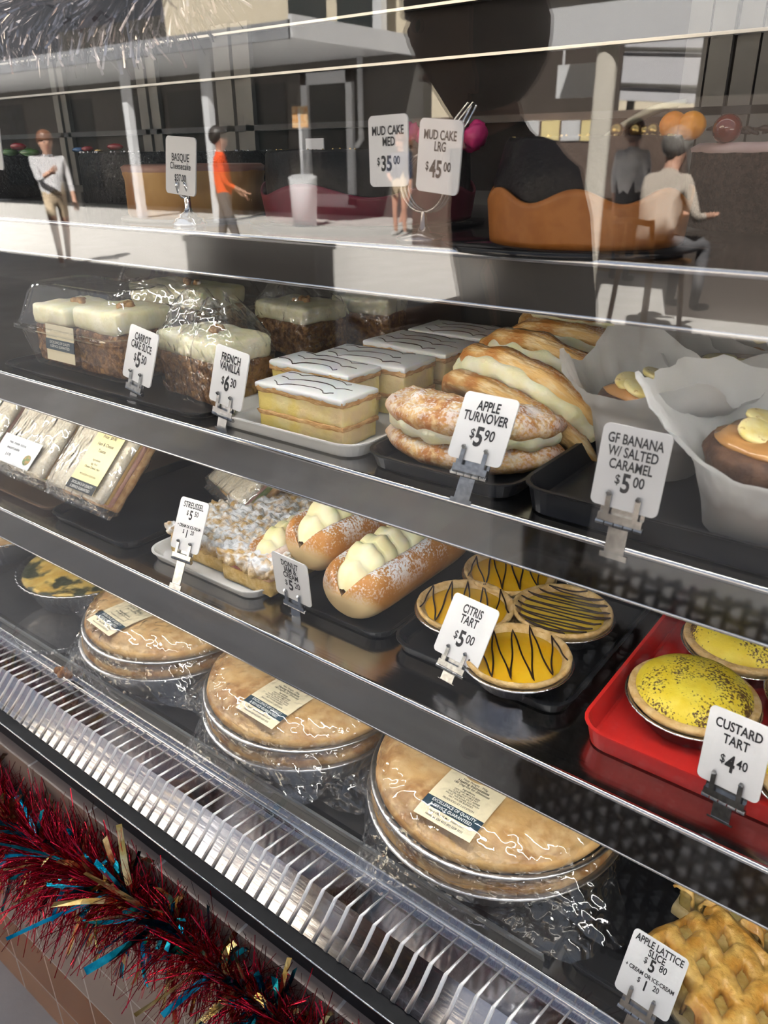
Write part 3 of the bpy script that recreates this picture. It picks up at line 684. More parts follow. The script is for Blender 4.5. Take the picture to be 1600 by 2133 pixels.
def muffin(loc, rz, seed, label, peaks, r0=.037, r1=.05, h=.062):
    t = thing('banana_muffin', label, 'muffin', loc, rz, 'banana muffins in white papers')
    m = MB(); m.lathe([(0, 0), (r0, 0), (r0 * 1.08, h * .3), (r1 * .9, h * .75), (r1 * .96, h * .9), (r1 * .9, h), (r1 * .5, h * 1.06), (0, h * 1.07)], 40, lambda r, z, a, j: (r * (1 + .02 * nz((math.cos(a), math.sin(a), z * 20), 2, seed)), z))
    m.build('cake', MUFF, t)
    m = MB(); m.lathe([(r1 * .8, h * 1.01), (r1 * .83, h * 1.05), (r1 * .7, h * 1.1), (r1 * .3, h * 1.13), (0, h * 1.13)], 40, lambda r, z, a, j: (r * (1 + (.1 if j < 3 else 0) * nz((math.cos(a), math.sin(a), 0), 2.5, seed)), z + .0015 * nz((math.cos(a) * r * 60, math.sin(a) * r * 60, 0), 1, seed)))
    m.build('caramel_topping', CARAM, t)
    rnd = random.Random(seed)
    for k in range(4):
        a = rnd.uniform(0, 6.28) if k else 3.7; rr = r1 * (.5 if k else .42)
        b = MB().lathe([(0, 0), (.0125, .0), (.0138, .0012), (.0138, .0032), (.0125, .0042), (.004, .0036), (0, .0034)], 22, lambda r, z, q, j: (r * (1 + .05 * math.sin(3 * q)), z)).build('banana_chip', BANA, t)
        b.location = (rr * math.cos(a), rr * math.sin(a), h * 1.11); b.rotation_euler = (rnd.uniform(-.35, .35), rnd.uniform(-.3, .3), a)
    def ht(a):
        g = math.degrees(a) % 360; ks = sorted(peaks); 
        for (p, q), (p2, q2) in zip(ks, ks[1:] + [(ks[0][0] + 360, ks[0][1])]):
            gg = g if g >= ks[0][0] else g + 360
            if p <= gg <= p2:
                f_ = (gg - p) / (p2 - p); return q + (q2 - q) * (f_ * .85 + .15 * (.5 - .5 * math.cos(PI * f_)))
        return 1
    def pap(u, v):
        a = 2 * PI * u
        top = h * ht(a) * (1 + .05 * nz((math.cos(a) * 3, math.sin(a) * 3, 0), 1.7, seed))
        z = v * top
        q = z / h
        rr = r0 * 1.06 + (r1 * 1.12 - r0 * 1.06) * min(1, q) ** 1.2 + max(0, q - .85) * .045 * (1 + .6 * nz((math.cos(a), math.sin(a), 0), 1.5, seed + 4))
        rr *= 1 + .045 * math.cos(4 * a + .7) * min(1, q * .8) + .02 * nz((math.cos(a) * 3, math.sin(a) * 3, q), 1.5, seed + 8) + .012 * math.sin(9 * a + seed) * v + .11 * abs(nz((math.cos(a) * 2.2, math.sin(a) * 2.2, q * 1.4), 2.1, seed + 14)) * min(1, q)
        return (rr * math.cos(a), rr * math.sin(a), z)
    m = MB(); m.grid(pap, 96, 22, cu=True); m.build('paper_wrap', PAPER, t)
    return t
muffin((-.078, .527, Z2 + .006), 0, 31, 'front right banana muffin in white paper with caramel and banana on top', [(0, 1.2), (45, 1.75), (90, 1.3), (135, 1.6), (178, 1.5), (205, 1.75), (228, 1.25), (258, .88), (300, .84), (335, 1.0)], .043, .056, .058)
muffin((-.19, .592, Z2 + .006), 0, 32, 'paper wrapped banana muffin beside the apple turnovers', [(0, 1.2), (30, 1.55), (80, 1.2), (130, 1.75), (170, 1.25), (212, 1.6), (245, 1.2), (275, 1.25), (310, 1.5), (335, 1.1)], .036, .046, .058)
muffin((-.155, .70, Z2 + .006), 0, 33, 'banana muffin in the second row with a big banana chip on top', [(10, 1.3), (55, 1.9), (100, 1.4), (150, 1.9), (200, 1.3), (240, 1.15), (280, 1.0), (325, 1.3)], .038, .05, .06)
muffin((-.042, .66, Z2 + .006), 0, 34, 'banana muffin in the second row at the right edge', [(10, 1.3), (55, 1.8), (100, 1.4), (150, 1.8), (200, 1.3), (240, 1.5), (280, 1.1), (325, 1.6)], .036, .048, .06)
muffin((-.16, .805, Z2 + .006), 0, 35, 'rearmost banana muffin in white paper', [(10, 1.3), (55, 1.8), (100, 1.4), (150, 1.8), (200, 1.3), (240, 1.5), (280, 1.1), (325, 1.6)], .034, .046, .06)
# ================================================================ wrapped sandwiches on the third shelf
BREAD = mat('white_bread', (.78, .68, .5), (.86, .79, .64), scale=220, rough=.8, bump=.5, bscale=300)
TOAST = mat('toasted_bread', (.5, .26, .09), (.68, .42, .18), scale=120, rough=.7)
HAM = mat('ham', (.62, .3, .24), (.7, .4, .32), scale=120, rough=.5)
CHEESE = mat('cheese', (.72, .42, .1), (.78, .5, .16), scale=60, rough=.4)
LEAF = mat('lettuce', (.16, .25, .06), (.3, .4, .12), scale=100, rough=.5)
WRAP = film('sandwich_wrap', f0=.08, rough=.06, bump=1.0, bscale=26, haze=.06, gain=1.7, bdist=.014, stretch=(1.6, .5, 1))
YLAB = mat('yellow_label', (.82, .7, .36), rough=.4)
WLAB = mat('pale_label', (.78, .8, .83), rough=.4)
def sandwich(loc, rz, lean, w_, l_, seed, label, fill, crust):
    t = thing('wrapped_sandwich', label, 'sandwich', loc, 0, 'wrapped sandwiches', (lean, 0, rz))
    def slab(z, h, mm, nm, k=0., q=0.):
        MB().rbox(w_ - k, l_ - k, h, min(.006, h * .45), (14, 14, 5), lumpy(.0012, 40, seed + q, .0006)).build(nm, mm, t, weld=1e-5, loc=(0, l_ / 2, z))
    slab(0, .013, crust, 'bread_slice'); slab(.0125, .007, fill[0], 'filling', .004, 1); slab(.019, .006, fill[1], 'filling', .006, 2); slab(.0245, .0135, BREAD, 'bread_slice', 0, 3)
    def f(u, v):
        a = 2 * PI * u; ca, sa = math.cos(a), math.sin(a); k = (abs(ca) ** 6 + abs(sa) ** 6) ** (-1 / 6)
        y = l_ / 2 + (l_ / 2 + .004) * (2 * v - 1) * 1.12
        s = 1 if .06 < v < .94 else .55
        wv = .003 * nz((ca * 2, sa * 2, v * 5), 1.8, seed)
        return (ca * k * (w_ / 2 + .0035 + wv), y, .019 + sa * k * (.0215 + wv * .7) * s)
    m = MB(); m.grid(f, 48, 30, cu=True); m.build('plastic_wrap', WRAP, t)
    return t
def on_front(t, name, x0, x1, y0, y1, mm, lines, ink=INK, z=.0432, th=.0003):
    m = MB(); m.box((x0, y0, z), (x1, y1, z + th)); o = m.build(name, mm, t, smooth=False)
    if lines:
        tm = text_mb(lines); tm.v = [(a, b, z + th + .0002) for a, b, _ in tm.v]; tm.build(name + '_lettering', ink, o, smooth=False)
    return o
LN = .76
s = sandwich((-.862, .497, Z3 + .03), 0, LN, .118, .128, 41, 'ham and cheese toastie in clear wrap with a long yellow label', (HAM, CHEESE), TOAST)
on_front(s, 'yellow_label', -.006, .05, .003, .118, YLAB, [('Goldies', .0155, .022, .107, .012, .85, .25), ('BY US SHOP', .0055, .022, .096, .01, .8), ('Price:  $9.90', .0062, .022, .08, .006, .85), ('Ham & Cheese', .0062, .022, .069, .006, .85), ('Toastie', .0062, .022, .06, .006, .85), ('Ingredients', .0042, .022, .047, .004, .85), ('egg, flour,', .0042, .022, .0415, .004, .85), ('Cheese Cheese, Ham', .0042, .022, .036, .004, .85), ('PRODUCED AT LOCATION', .0032, .022, .025, .004, .85)])
on_front(s, 'label_band', -.006, .05, .003, .0165, mat('charcoal_print', (.03, .035, .04), rough=.4), [('EXCELLENCE OF QUALITY', .005, .022, .012, .01, .72), ('& SERVICE GUARANTEED', .005, .022, .0065, .01, .72)], WINK, .0436)
s = sandwich((-1.0, .5, Z3 + .03), 0, LN, .118, .128, 42, 'wrapped sandwich with a small white label left of the toastie', (LEAF, CHEESE), BREAD)
on_front(s, 'white_label', -.052, .04, .0, .04, WLAB, [('Ham, cheese, lettuce,', .0058, -.012, .03, .004, .85), ('mustard pickles', .0058, -.016, .022, .004, .85), ('$ 8.90', .0058, -.02, .012, .006, .85)])
m = MB(); m.lathe([(0, .0004), (.0075, .0004), (.0075, 0)], 20); m.build('label_sprig', mat('label_green', (.12, .3, .12), (.6, .35, .15), scale=200, rough=.5), s).location = (.026, .013, .0436)
s = sandwich((-1.142, .5, Z3 + .03), 0, LN, .118, .128, 43, 'wrapped sandwich at the left edge beside the croissant', (LEAF, HAM), BREAD)
on_front(s, 'white_label', -.052, .03, .0, .04, WLAB, [('Chicken, cheese', .0058, -.012, .028, .004, .85)])
s = sandwich((-.72, .62, Z3 + .02), -.3, .6, .1, .12, 44, 'wrapped brown roll standing behind the streussel squares', (LEAF, HAM), TOAST)
# croissant
CROI = mat('croissant_crust', (.4, .16, .035), (.68, .36, .1), scale=30, rough=.35, bump=.4, bscale=120, stretch=(1, 2, 1))
t = thing('croissant', 'golden croissant at the left edge behind the wrapped sandwiches', 'croissant', (-1.36, .7, Z3 + .004), .3)
def cro(u, v):
    a = 2 * PI * v; s_ = u - .5; R_ = .036 * (1 - (2 * abs(s_)) ** 2.4 * .8) * (1 + .09 * math.cos(u * 44))
    th = s_ * 2.0
    return ((.1 + R_ * math.cos(a)) * math.sin(th) , .1 - (.1 + R_ * math.cos(a)) * math.cos(th), .036 + R_ * math.sin(a))
m = MB(); m.grid(cro, 60, 20, cv=True); m.build('pastry', CROI, t)
# ================================================================ streussel squares
SPONGE = mat('butter_sponge', (.66, .44, .14), (.8, .6, .27), scale=130, rough=.75, bump=.5, bscale=240)
JAMC = mat('fruit_filling', (.4, .14, .13), (.66, .4, .26), scale=60, rough=.5)
CRUM = mat('crumble_topping', (.6, .38, .13), (.76, .56, .26), scale=90, rough=.75, bump=.6, bscale=200)
sugar(CRUM, color=(.9, .91, .93), scale=90, lo=.3, hi=.58, big=45, wash=.7, zlo=.0, zhi=.012)
def streussel(loc, rz, w_, d_, seed, label):
    t = thing('streussel_square', label, 'streussel square', loc, rz, 'streussel squares on the white tray')
    MB().rbox(w_ - .003, d_ - .003, .02, .004, (14, 14, 6), lumpy(.001, 60, seed, .0005)).build('sponge', SPONGE, t, weld=1e-5)
    MB().rbox(w_ - .006, d_ - .006, .007, .002, (14, 14, 4), lumpy(.0016, 70, seed + 1)).build('jam_layer', JAMC, t, weld=1e-5, loc=(0, 0, .018))
    def cr(p):
        q = p.copy(); k = abs(nz(p, 95, seed)) + .6 * abs(nz(p, 190, seed + 2)); n = Vector((p.x / w_, p.y / d_, (p.z - .007) / .014))
        n = Vector((n.x if abs(p.x) > w_ / 2 - .004 else 0, n.y if abs(p.y) > d_ / 2 - .004 else 0, n.z)).normalized()
        return q + n * (.0085 * k - .002) + Vector((0, 0, .003 * nz(p, 30, seed)))
    MB().rbox(w_, d_, .015, .004, (56, 56, 10), cr).build('crumble', CRUM, t, weld=1e-5, loc=(0, 0, .0235))
    return t
zt = Z3 + .004
streussel((-.667, .546, zt), .01, .095, .092, 51, 'front left streussel square behind its price card')
streussel((-.6, .553, zt), .03, .0, .0, 52, 'x') if False else streussel((-.577, .541, zt), .0, .08, .094, 52, 'front right streussel square dusted with icing sugar')
streussel((-.668, .645, zt), -.02, .092, .092, 53, 'back left streussel square')
streussel((-.578, .642, zt), .04, .08, .096, 54, 'back right streussel square beside the cream donuts')
# ================================================================ cream donuts
BUN = mat('donut_bun', (.5, .2, .035), (.62, .29, .07), scale=30, rough=.4, sss=.05, bump=.15, bscale=120)
def bun_pale():
    t = BUN.node_tree; N = t.nodes; L = t.links; b = N['Principled BSDF']
    co = N.new('ShaderNodeTexCoord'); sp = N.new('ShaderNodeSeparateXYZ'); L.new(co.outputs['Object'], sp.inputs[0])
    mr = N.new('ShaderNodeMapRange'); mr.inputs[1].default_value = .008; mr.inputs[2].default_value = .022
    my = N.new('ShaderNodeMapRange'); my.inputs[1].default_value = -.098; my.inputs[2].default_value = -.076; my.inputs[3].default_value = -.022; my.inputs[4].default_value = 0; L.new(sp.outputs[1], my.inputs[0])
    az = N.new('ShaderNodeMath'); az.operation = 'ADD'; L.new(sp.outputs[2], az.inputs[0]); L.new(my.outputs[0], az.inputs[1]); L.new(az.outputs[0], mr.inputs[0])
    mx = N.new('ShaderNodeMix'); mx.data_type = 'RGBA'; src = b.inputs['Base Color'].links[0].from_socket
    L.new(mr.outputs[0], mx.inputs[0]); mx.inputs[6].default_value = (.82, .62, .33, 1); L.new(src, mx.inputs[7]); L.new(mx.outputs[2], b.inputs['Base Color'])
bun_pale(); sugar(BUN, scale=420, lo=.42, hi=.6, big=40, wash=.9, zlo=.03, zhi=.055)
DCREAM = mat('piped_cream', (.9, .82, .45), (.94, .88, .6), scale=40, rough=.35, sss=.3)
JAM = mat('red_jam', (.22, .02, .03), rough=.08, coat=.6)
def donut(loc, rz, L_, r_, seed, label, jam=True, tilt=0.):
    t = thing('cream_donut', label, 'cream donut', loc, 0, 'jam and cream donuts on the black tray', (0, tilt, rz))
    def f(u, v):
        a = 2 * PI * v; s_ = 2 * u - 1; k = max(.0, 1 - abs(s_) ** 9) ** .36; k = max(k, .02)
        x = r_ * math.sin(a) * k * (1 + .0 * u); z = r_ * .92 * (1 - math.cos(a) * k)
        c = abs(((a - PI) + PI) % (2 * PI) - PI)                         # angle from the top
        nt_ = math.exp(-(c / .42) ** 2) * (1 if s_ > -2 else 0)
        z -= nt_ * r_ * 1.05 * k; x *= 1 + .1 * nt_
        if z < .004: z = .004 * .5 + z * .5
        y = s_ * L_ / 2 * 1.0
        return Vector((x, y, max(0.0, z))) + Vector((nz((x, y, z), 30, seed), nz((x, y, z), 30, seed + 2), 0)) * .0012
    m = MB(); m.grid(f, 44, 44, cv=True); m.f += [tuple(range(0, 45 * 44, 45))[::-1]] if False else []; m.mi += [0] * (len(m.f) - len(m.mi)); m.build('bun', BUN, t)
    def c(u, v):
        a = 2 * PI * v; s_ = 2 * u - 1; bl = 1 + .2 * abs(math.sin(u * PI * 9)) ** .7 + .06 * nz((u * 8, math.cos(a), math.sin(a)), 1.5, seed); k = max(.05, 1 - abs(s_) ** 8) ** .4
        zc = r_ * 1.42 - r_ * .5 * max(0, -s_ - .62) / .38
        return (r_ * .5 * bl * k * math.sin(a), s_ * L_ / 2 * .97, zc + r_ * .5 * bl * k * math.cos(a) * (1 + .12 * math.sin(a * 7)))
    m = MB(); m.grid(c, 90, 22, cv=True); cm = m.build('cream', DCREAM, t)
    if jam: MB().ball((.004, .012, r_ * 2.1), .0165, 18, 10, fn=lambda d: 1 + .1 * nz(d, 2, seed), sc=(1.1, 1.0, .34)).build('jam_blob', JAM, cm)
    return t
donut((-.443, .604, Z3 + .004), 0., .205, .039, 61, 'right cream donut with a blob of red jam')
donut((-.513, .622, Z3 + .026), -.06, .195, .038, 62, 'raised middle cream donut resting on its neighbours', False)
donut((-.568, .592, Z3 + .004), .0, .17, .03, 63, 'left cream donut behind its price card', False)
# ================================================================ tarts
SHORT = mat('shortcrust_pastry', (.66, .42, .16), (.78, .56, .27), scale=130, rough=.65, bump=.5, bscale=260)
LEMON = mat('citrus_filling', (.95, .5, .015), (.96, .56, .03), scale=20, rough=.12, coat=.5, sss=.1)
def cup_mod(k, amp): return lambda r, z, a, j: (r * (1 + amp * math.cos(k * a) * (1 if j in (1, 2, 3) else .3)), z)
def citrus(loc, rz, seed, label, style='zig', tone=None):
    t = thing('citrus_tart', label, 'citrus tart', loc, rz, 'citrus tarts on the black tray')
    MB().lathe([(0, .0), (.034, .0), (.036, .001), (.047, .0185), (.0505, .0195), (.0512, .0205), (.049, .021), (.046, .0195)], 96, cup_mod(40, .012)).build('foil_cup', FOIL, t)
    MB().lathe([(.034, .003), (.0455, .0195), (.0485, .0235), (.0487, .026), (.0468, .0275), (.0448, .0262), (.0418, .0222), (.039, .02)], 64, lambda r, z, a, j: (r * (1 + .008 * nz((math.cos(a), math.sin(a), z * 30), 5, seed)), z + .0008 * nz((math.cos(a), math.sin(a), 0), 6, seed))).build('crust', SHORT, t)
    fl = MB().lathe([(.042, .0205), (.036, .0226), (.02, .0238), (0, .0242)], 48).build('filling', tone or LEMON, t)
    m = MB(); rnd = random.Random(seed); n = 8 if style == 'lines' else 5
    def hz(r): return .0246 if r < .036 else (.0246 + (r - .036) / .011 * .0035 if r < .0465 else .0262)
    pts = []
    for i in range(n * 2 + 1):
        x = -.044 + .088 * i / (n * 2); half = math.sqrt(max(0, .0475 ** 2 - x * x))
        y = half * (1 if i % 2 else -1) * rnd.uniform(.8, 1.0)
        pts.append((x + rnd.uniform(-.001, .001) + (0 if style == 'zig' else 0), y))
    P = []
    for (xa, ya), (xb, yb) in zip(pts, pts[1:]):
        st = .25 if style == 'lines' else 1
        for k in range(14):
            f_ = k / 14; g = f_ if style == 'zig' else f_
            x = xa + (xb - xa) * (g if style == 'zig' else g ** 3); y = ya + (yb - ya) * f_
            P.append((x + .0006 * math.sin(f_ * 9 + xa * 300), y, hz(math.hypot(x, y))))
    m.tube(P, .0008, 6); m.build('chocolate_drizzle', CHOC, fl)
    return t
zt = Z3 + .0045
citrus((-.262, .532, zt), .62, 71, 'front citrus tart right of the CITRIS TART card')
citrus((-.343, .575, zt), .5, 72, 'citrus tart half hidden behind the CITRIS TART card')
citrus((-.262, .624, zt), 1.75, 73, 'paler citrus tart with close straight chocolate lines', 'lines', mat('pale_citrus_filling', (.8, .52, .06), (.82, .56, .09), scale=20, rough=.15, coat=.4))
citrus((-.342, .662, zt), .55, 74, 'back left citrus tart under the shelf lip')
citrus((-.268, .73, zt), .6, 75, 'rearmost citrus tart, only its rim showing', 'lines')
CUSTD = mat('baked_custard', (.8, .6, .035), (.86, .7, .08), scale=50, rough=.5, bump=.25, bscale=150, sss=.1)
def nutmeg():
    t = CUSTD.node_tree; N = t.nodes; L = t.links; b = N['Principled BSDF']; co = N.new('ShaderNodeTexCoord')
    n = N.new('ShaderNodeTexNoise'); n.inputs['Scale'].default_value = 470; n.inputs['Detail'].default_value = 3; L.new(co.outputs['Object'], n.inputs[0])
    n2 = N.new('ShaderNodeTexNoise'); n2.inputs['Scale'].default_value = 24; L.new(co.outputs['Object'], n2.inputs[0])
    ad = N.new('ShaderNodeMath'); ad.operation = 'MULTIPLY_ADD'; L.new(n2.outputs[0], ad.inputs[0]); ad.inputs[1].default_value = 1.1; L.new(n.outputs[0], ad.inputs[2])
    mr = N.new('ShaderNodeMapRange'); mr.inputs[1].default_value = 1.06; mr.inputs[2].default_value = 1.18; L.new(ad.outputs[0], mr.inputs[0])
    mx = N.new('ShaderNodeMix'); mx.data_type = 'RGBA'; src = b.inputs['Base Color'].links[0].from_socket
    L.new(mr.outputs[0], mx.inputs[0]); L.new(src, mx.inputs[6]); mx.inputs[7].default_value = (.1, .04, .012, 1); L.new(mx.outputs[2], b.inputs['Base Color'])
nutmeg()
def custard(loc, rz, seed, label):
    t = thing('custard_tart', label, 'custard tart', loc, rz, 'custard tarts on the red tray')
    MB().lathe([(0, .0), (.036, .0), (.038, .001), (.05, .0195), (.0535, .0205), (.054, .0215), (.0515, .022), (.049, .02)], 96, cup_mod(40, .012)).build('foil_cup', FOIL, t)
    MB().lathe([(.036, .003), (.048, .02), (.0515, .0245), (.0518, .0268), (.0495, .0282), (.046, .0285), (.042, .027)], 64, lambda r, z, a, j: (r * (1 + .008 * nz((math.cos(a), math.sin(a), z * 30), 5, seed)), z)).build('crust', SHORT, t)
    MB().lathe([(.0465, .0265), (.0452, .0315), (.041, .0365), (.033, .0412), (.022, .0442), (.01, .0455), (0, .0457)], 56, lambda r, z, a, j: (r, z + .0015 * nz((math.cos(a) * r * 40, math.sin(a) * r * 40, 0), 1, seed))).build('custard', CUSTD, t)
    return t
custard((-.117, .567, Z3 + .005), .4, 81, 'front left custard tart speckled with nutmeg')
custard((-.105, .672, Z3 + .005), 1.9, 82, 'back left custard tart under the shelf lip')
custard((-.022, .632, Z3 + .005), 2.8, 83, 'custard tart at the right edge behind the front ones')
custard((-.008, .53, Z3 + .005), 4., 84, 'custard tart half hidden behind the CUSTARD TART card')
# ================================================================ wrapped family pies
PIEC = mat('baked_pie_crust', (.36, .17, .05), (.58, .36, .14), scale=22, rough=.55, bump=.35, bscale=130, c3=(.62, .42, .2), s3=60, r3=(.45, .65))
PANF = mat('dull_foil_pan', (.5, .5, .51), (.62, .62, .63), scale=80, rough=.3, metal=1, bump=.25, bscale=120)
PBAG = film('pie_bag_film', f0=.07, rough=.06, bump=1.0, bscale=34, haze=.01, gain=1.5, bdist=.012)
LABP = mat('pie_label', (.82, .72, .5), rough=.4)
def pie_label(o, x, y, z, rz, lines, w_=.064, l_=.07):
    m = MB(); m.grid(lambda u, v: (w_ * (u - .5), l_ * (v - .5), -.0012 * (2 * v - 1) ** 2 - .0014 * (1 - v) ** 6), 10, 10)
    a = m.build('paper_label', LABP, o); a.location = (x, y, z); a.rotation_euler = (0, 0, rz)
    def zz(py): v = py / l_ + .5; return -.0012 * (2 * v - 1) ** 2 - .0014 * (1 - v) ** 6
    m = MB(); m.grid(lambda u, v: (w_ * (u - .5), -.0215 + .0125 * v, zz(-.0215 + .0125 * v) + .0003), 4, 4); m.build('label_band', NAVY, a)
    for nm, ls, mm in (('label_lettering', lines, INK), ('band_lettering', [('EXCELLENCE OF QUALITY', .0052, 0, -.0125, .012, .8), ('& SERVICE GUARANTEED', .0052, 0, -.0182, .012, .8)], WINK)):
        tm = text_mb(ls); tm.v = [(p, q, zz(q) + .0006) for p, q, _ in tm.v]; tm.build(nm, mm, a, smooth=False)
BEEF = [('Nett Weight   750g', .0042, 0, .0285, .004, .85), ('Heating Instructions', .0052, 0, .0245, .01, .85), ('180 Degrees for 20minutes', .0044, 0, .0205, .004, .85), ('Ingredients', .0038, 0, .0155, .004, .85),
        ('100% LEAN MINCED BEEF', .0031, 0, .012, .003, .85), ('FLOUR, VEGETABLE FAT', .0031, 0, .009, .003, .85), ('WATER, ONION, SALT, PEPPER', .0031, 0, .006, .003, .85), ('SAUCE, THICKENER, EGG WASH', .0031, 0, .003, .003, .85), ('SALT WATER BLENDED', .0031, 0, .0, .003, .85), ('PRODUCED AT LOCATION', .0034, 0, -.0045, .004, .85),
        ('Head Office 25 Mainstream Court', .0033, 0, -.0255, .004, .85), ('Helensvale Qld 4212 (07) 5529 3533', .0033, 0, -.0305, .004, .85)]
STEAK = [('FAMILY', .006, 0, .0305, .01, .85), ('CHUNKY STEAK', .0056, 0, .025, .01, .85), ('Nett Weight 750g', .0038, 0, .0195, .004, .85), ('Heating instructions', .0042, 0, .008, .008, .85), ('180 degrees for 20 minutes', .0038, 0, .004, .004, .85), ('PRODUCED AT LOCATION', .0034, 0, -.004, .004, .85),
         ('Head Office 25 Mainstream Court', .0033, 0, -.0255, .004, .85), ('Helensvale Qld 4212 (07) 5529 3533', .0033, 0, -.0305, .004, .85)]
def pie(loc, seed, label, top, corners, lines=None, lab=(0, 0, 0), lrz=0., rb=.102, k_=1.0):
    t = thing('family_pie', label, 'pie', loc, 0, 'wrapped family pies in foil pans'); t.scale = (k_, k_, 1)
    fl = lambda r, z, a, j: (r * (1 + .007 * math.cos(72 * a) * (1 if j in (1, 2, 3) else 0)), z)
    if top: prof = [(.118, .0), (.126, .002), (.1295, .0045), (.131, .006), (.1365, .0065), (.1378, .008), (.1365, .0092), (.132, .0085)]; z0 = .0085; R_ = .131
    else: prof = [(0, 0), (rb, .0), (rb + .004, .002), (.128, .042), (.1315, .0485), (.139, .0495), (.1402, .051), (.139, .0522), (.134, .0515)]; z0 = .051; R_ = .1345
    MB().lathe(prof, 288 if not top else 144, fl).build('foil_pan', PANF, t)
    cp = [(R_ - .002, z0 - .002), (R_ + .0008, z0 + .004), (R_ - .0005, z0 + .009), (R_ - .005, z0 + .0115), (R_ - .009, z0 + .0105), (R_ - .011, z0 + .0125), (R_ - .016, z0 + .017), (R_ - .024, z0 + .0195), (R_ - .05, z0 + .0212), (R_ - .09, z0 + .022), (.02, z0 + .022), (0, z0 + .022)]
    def cm(r, z, a, j):
        c, s_ = math.cos(a), math.sin(a)
        return (r * (1 + .006 * nz((c * 4, s_ * 4, z * 40), 1.3, seed)), z + .0014 * nz((c * r * 30, s_ * r * 30, 0), 1.2, seed) + (.0012 * nz((c * 9, s_ * 9, 0), 1.5, seed + 2) if j < 6 else 0))
    MB().lathe(cp, 96, cm).build('pie_crust', PIEC, t)
    if lines: pie_label(t, lab[0], lab[1], z0 + .0232, lrz, lines)
    zt_ = z0 + .0245
    def bg_(u, v):
        a = 2 * PI * u; c, s_ = math.cos(a), math.sin(a)
        pk = sum(ln * math.exp(-(((a - math.radians(d) + PI) % (2 * PI) - PI) / wd) ** 2) for d, ln, wd in corners)
        wr = .003 * abs(nz((c * 5, s_ * 5, v * 3), 1.7, seed + 3)) + .0035 * abs(nz((c * 11, s_ * 11, v * 5), 1.3, seed + 5))
        if v < .55:
            q = v / .55; r = q * (R_ - .004); z = zt_ + .0008 - .012 * max(0, q - .84) / .16 + wr * max(0, q - .45)
        elif v < .72:
            q = (v - .55) / .17; r = R_ - .004 + q * .009; z = zt_ - .012 - q * (.018 if top else .02) + wr
        else:
            q = (v - .72) / .28; r = R_ + .005 + q * (.001 + pk); z = zt_ - (.03 if top else .032) - q * ((.016 if top else .03) + pk * .32) + wr * 1.6
            r += .004 * nz((c * 6, s_ * 6, q * 2), 2, seed)
        return (r * c, r * s_, z)
    m = MB(); m.grid(bg_, 150, 40, cu=True); m.build('plastic_bag', PBAG, t)
    return t
zd = .7945
for k, (cx, cy, nm, sc_) in enumerate(((-.287, .557, 'right', .965), (-.547, .553, 'middle', .92), (-.806, .556, 'left', .92))):
    pie((cx, cy, zd), 91 + k, f'lower pie of the {nm} stack of wrapped pies', False, [(-32 + 9 * k, .035, .3), (70, .02, .3), (158, .03, .3), (246 - 8 * k, .03, .25)], k_=sc_)
pie((-.286, .559, zd + .0655), 95, 'top pie of the stack nearest the lattice slices, beef label', True, [(-26, .062, .2), (62, .03, .3), (150, .03, .3), (205, .05, .22)], BEEF, (.003, -.082, 0), 0., k_=.965)
pie((-.548, .556, zd + .0655), 96, 'top pie of the middle stack with a beef pie label', True, [(-50, .045, .22), (40, .03, .3), (140, .03, .3), (215, .045, .25)], BEEF, (.019, -.081, 0), -.03, k_=.925)
pie((-.806, .562, zd + .0655), 97, 'top pie of the left stack with a FAMILY CHUNKY STEAK label', True, [(-40, .05, .25), (50, .03, .3), (190, .075, .3), (245, .03, .2)], STEAK, (-.018, -.084, 0), -.1, k_=.925)
o = MB(); o.lathe([(0, .0), (.06, 0), (.066, .003), (.068, .009), (.0695, .0095), (.0695, .0105), (.066, .0105)], 56); tag(o.build('clear_lid', CLAM, smooth=True, loc=(-1.0, .492, zd)), 'clear round plastic lid lying left of the stacked pies', 'lid')
# smaller foil pies and quiches to the left
EGG = mat('quiche_filling', (.7, .42, .07), (.8, .58, .16), scale=50, rough=.4, bump=.5, bscale=90, c3=(.05, .055, .02), s3=22, r3=(.5, .58))
def foil_pie(loc, rz, seed, label, fill, cat, name, R_=.112):
    t = thing(name, label, cat, loc, rz)
    MB().lathe([(0, 0), (R_ * .74, 0), (R_ * .77, .002), (R_ * .93, .042), (R_ * .95, .045), (R_ * 1.0, .0465), (R_ * 1.012, .048), (R_ * 1.0, .049), (R_ * .95, .047), (R_ * .9, .038)], 200, lambda r, z, a, j: (r * (1 + .01 * math.cos(56 * a) * (1 if 0 < j < 9 else 0)), z)).build('foil_pan', FOIL, t)
    MB().lathe([(R_ * .93, .041), (R_ * .92, .047), (R_ * .85, .045), (R_ * .6, .046), (R_ * .3, .048), (0, .048)], 64, lambda r, z, a, j: (r, z + .004 * nz((math.cos(a) * r * 30, math.sin(a) * r * 30, 0), 1, seed))).build('filling', fill, t)
    return t
foil_pie((-1.075, .592, zd), 0, 101, 'spinach quiche in a foil pan left of the wrapped pies', EGG, 'quiche', 'spinach_quiche', .108)
foil_pie((-1.31, .585, zd + .015), 0, 102, 'brown crusted pie in a foil pan at the left edge of the deck', PIEC, 'pie', 'foil_pie', .108)
o = MB(); rnd = random.Random(5)
for k in range(7): o.ball((rnd.uniform(-.012, .012), rnd.uniform(-.005, .005), .005), rnd.uniform(.004, .006), 10, 7, fn=lambda d: 1 + .3 * nz(d, 2.5, k))
tag(o.build('pastry_crumb', mat('brown_crumb', (.3, .12, .04), (.45, .22, .08), scale=200, rough=.8), loc=(-.915, .437, .7815)), 'brown pastry crumb fallen at the front edge of the deck', 'crumb')
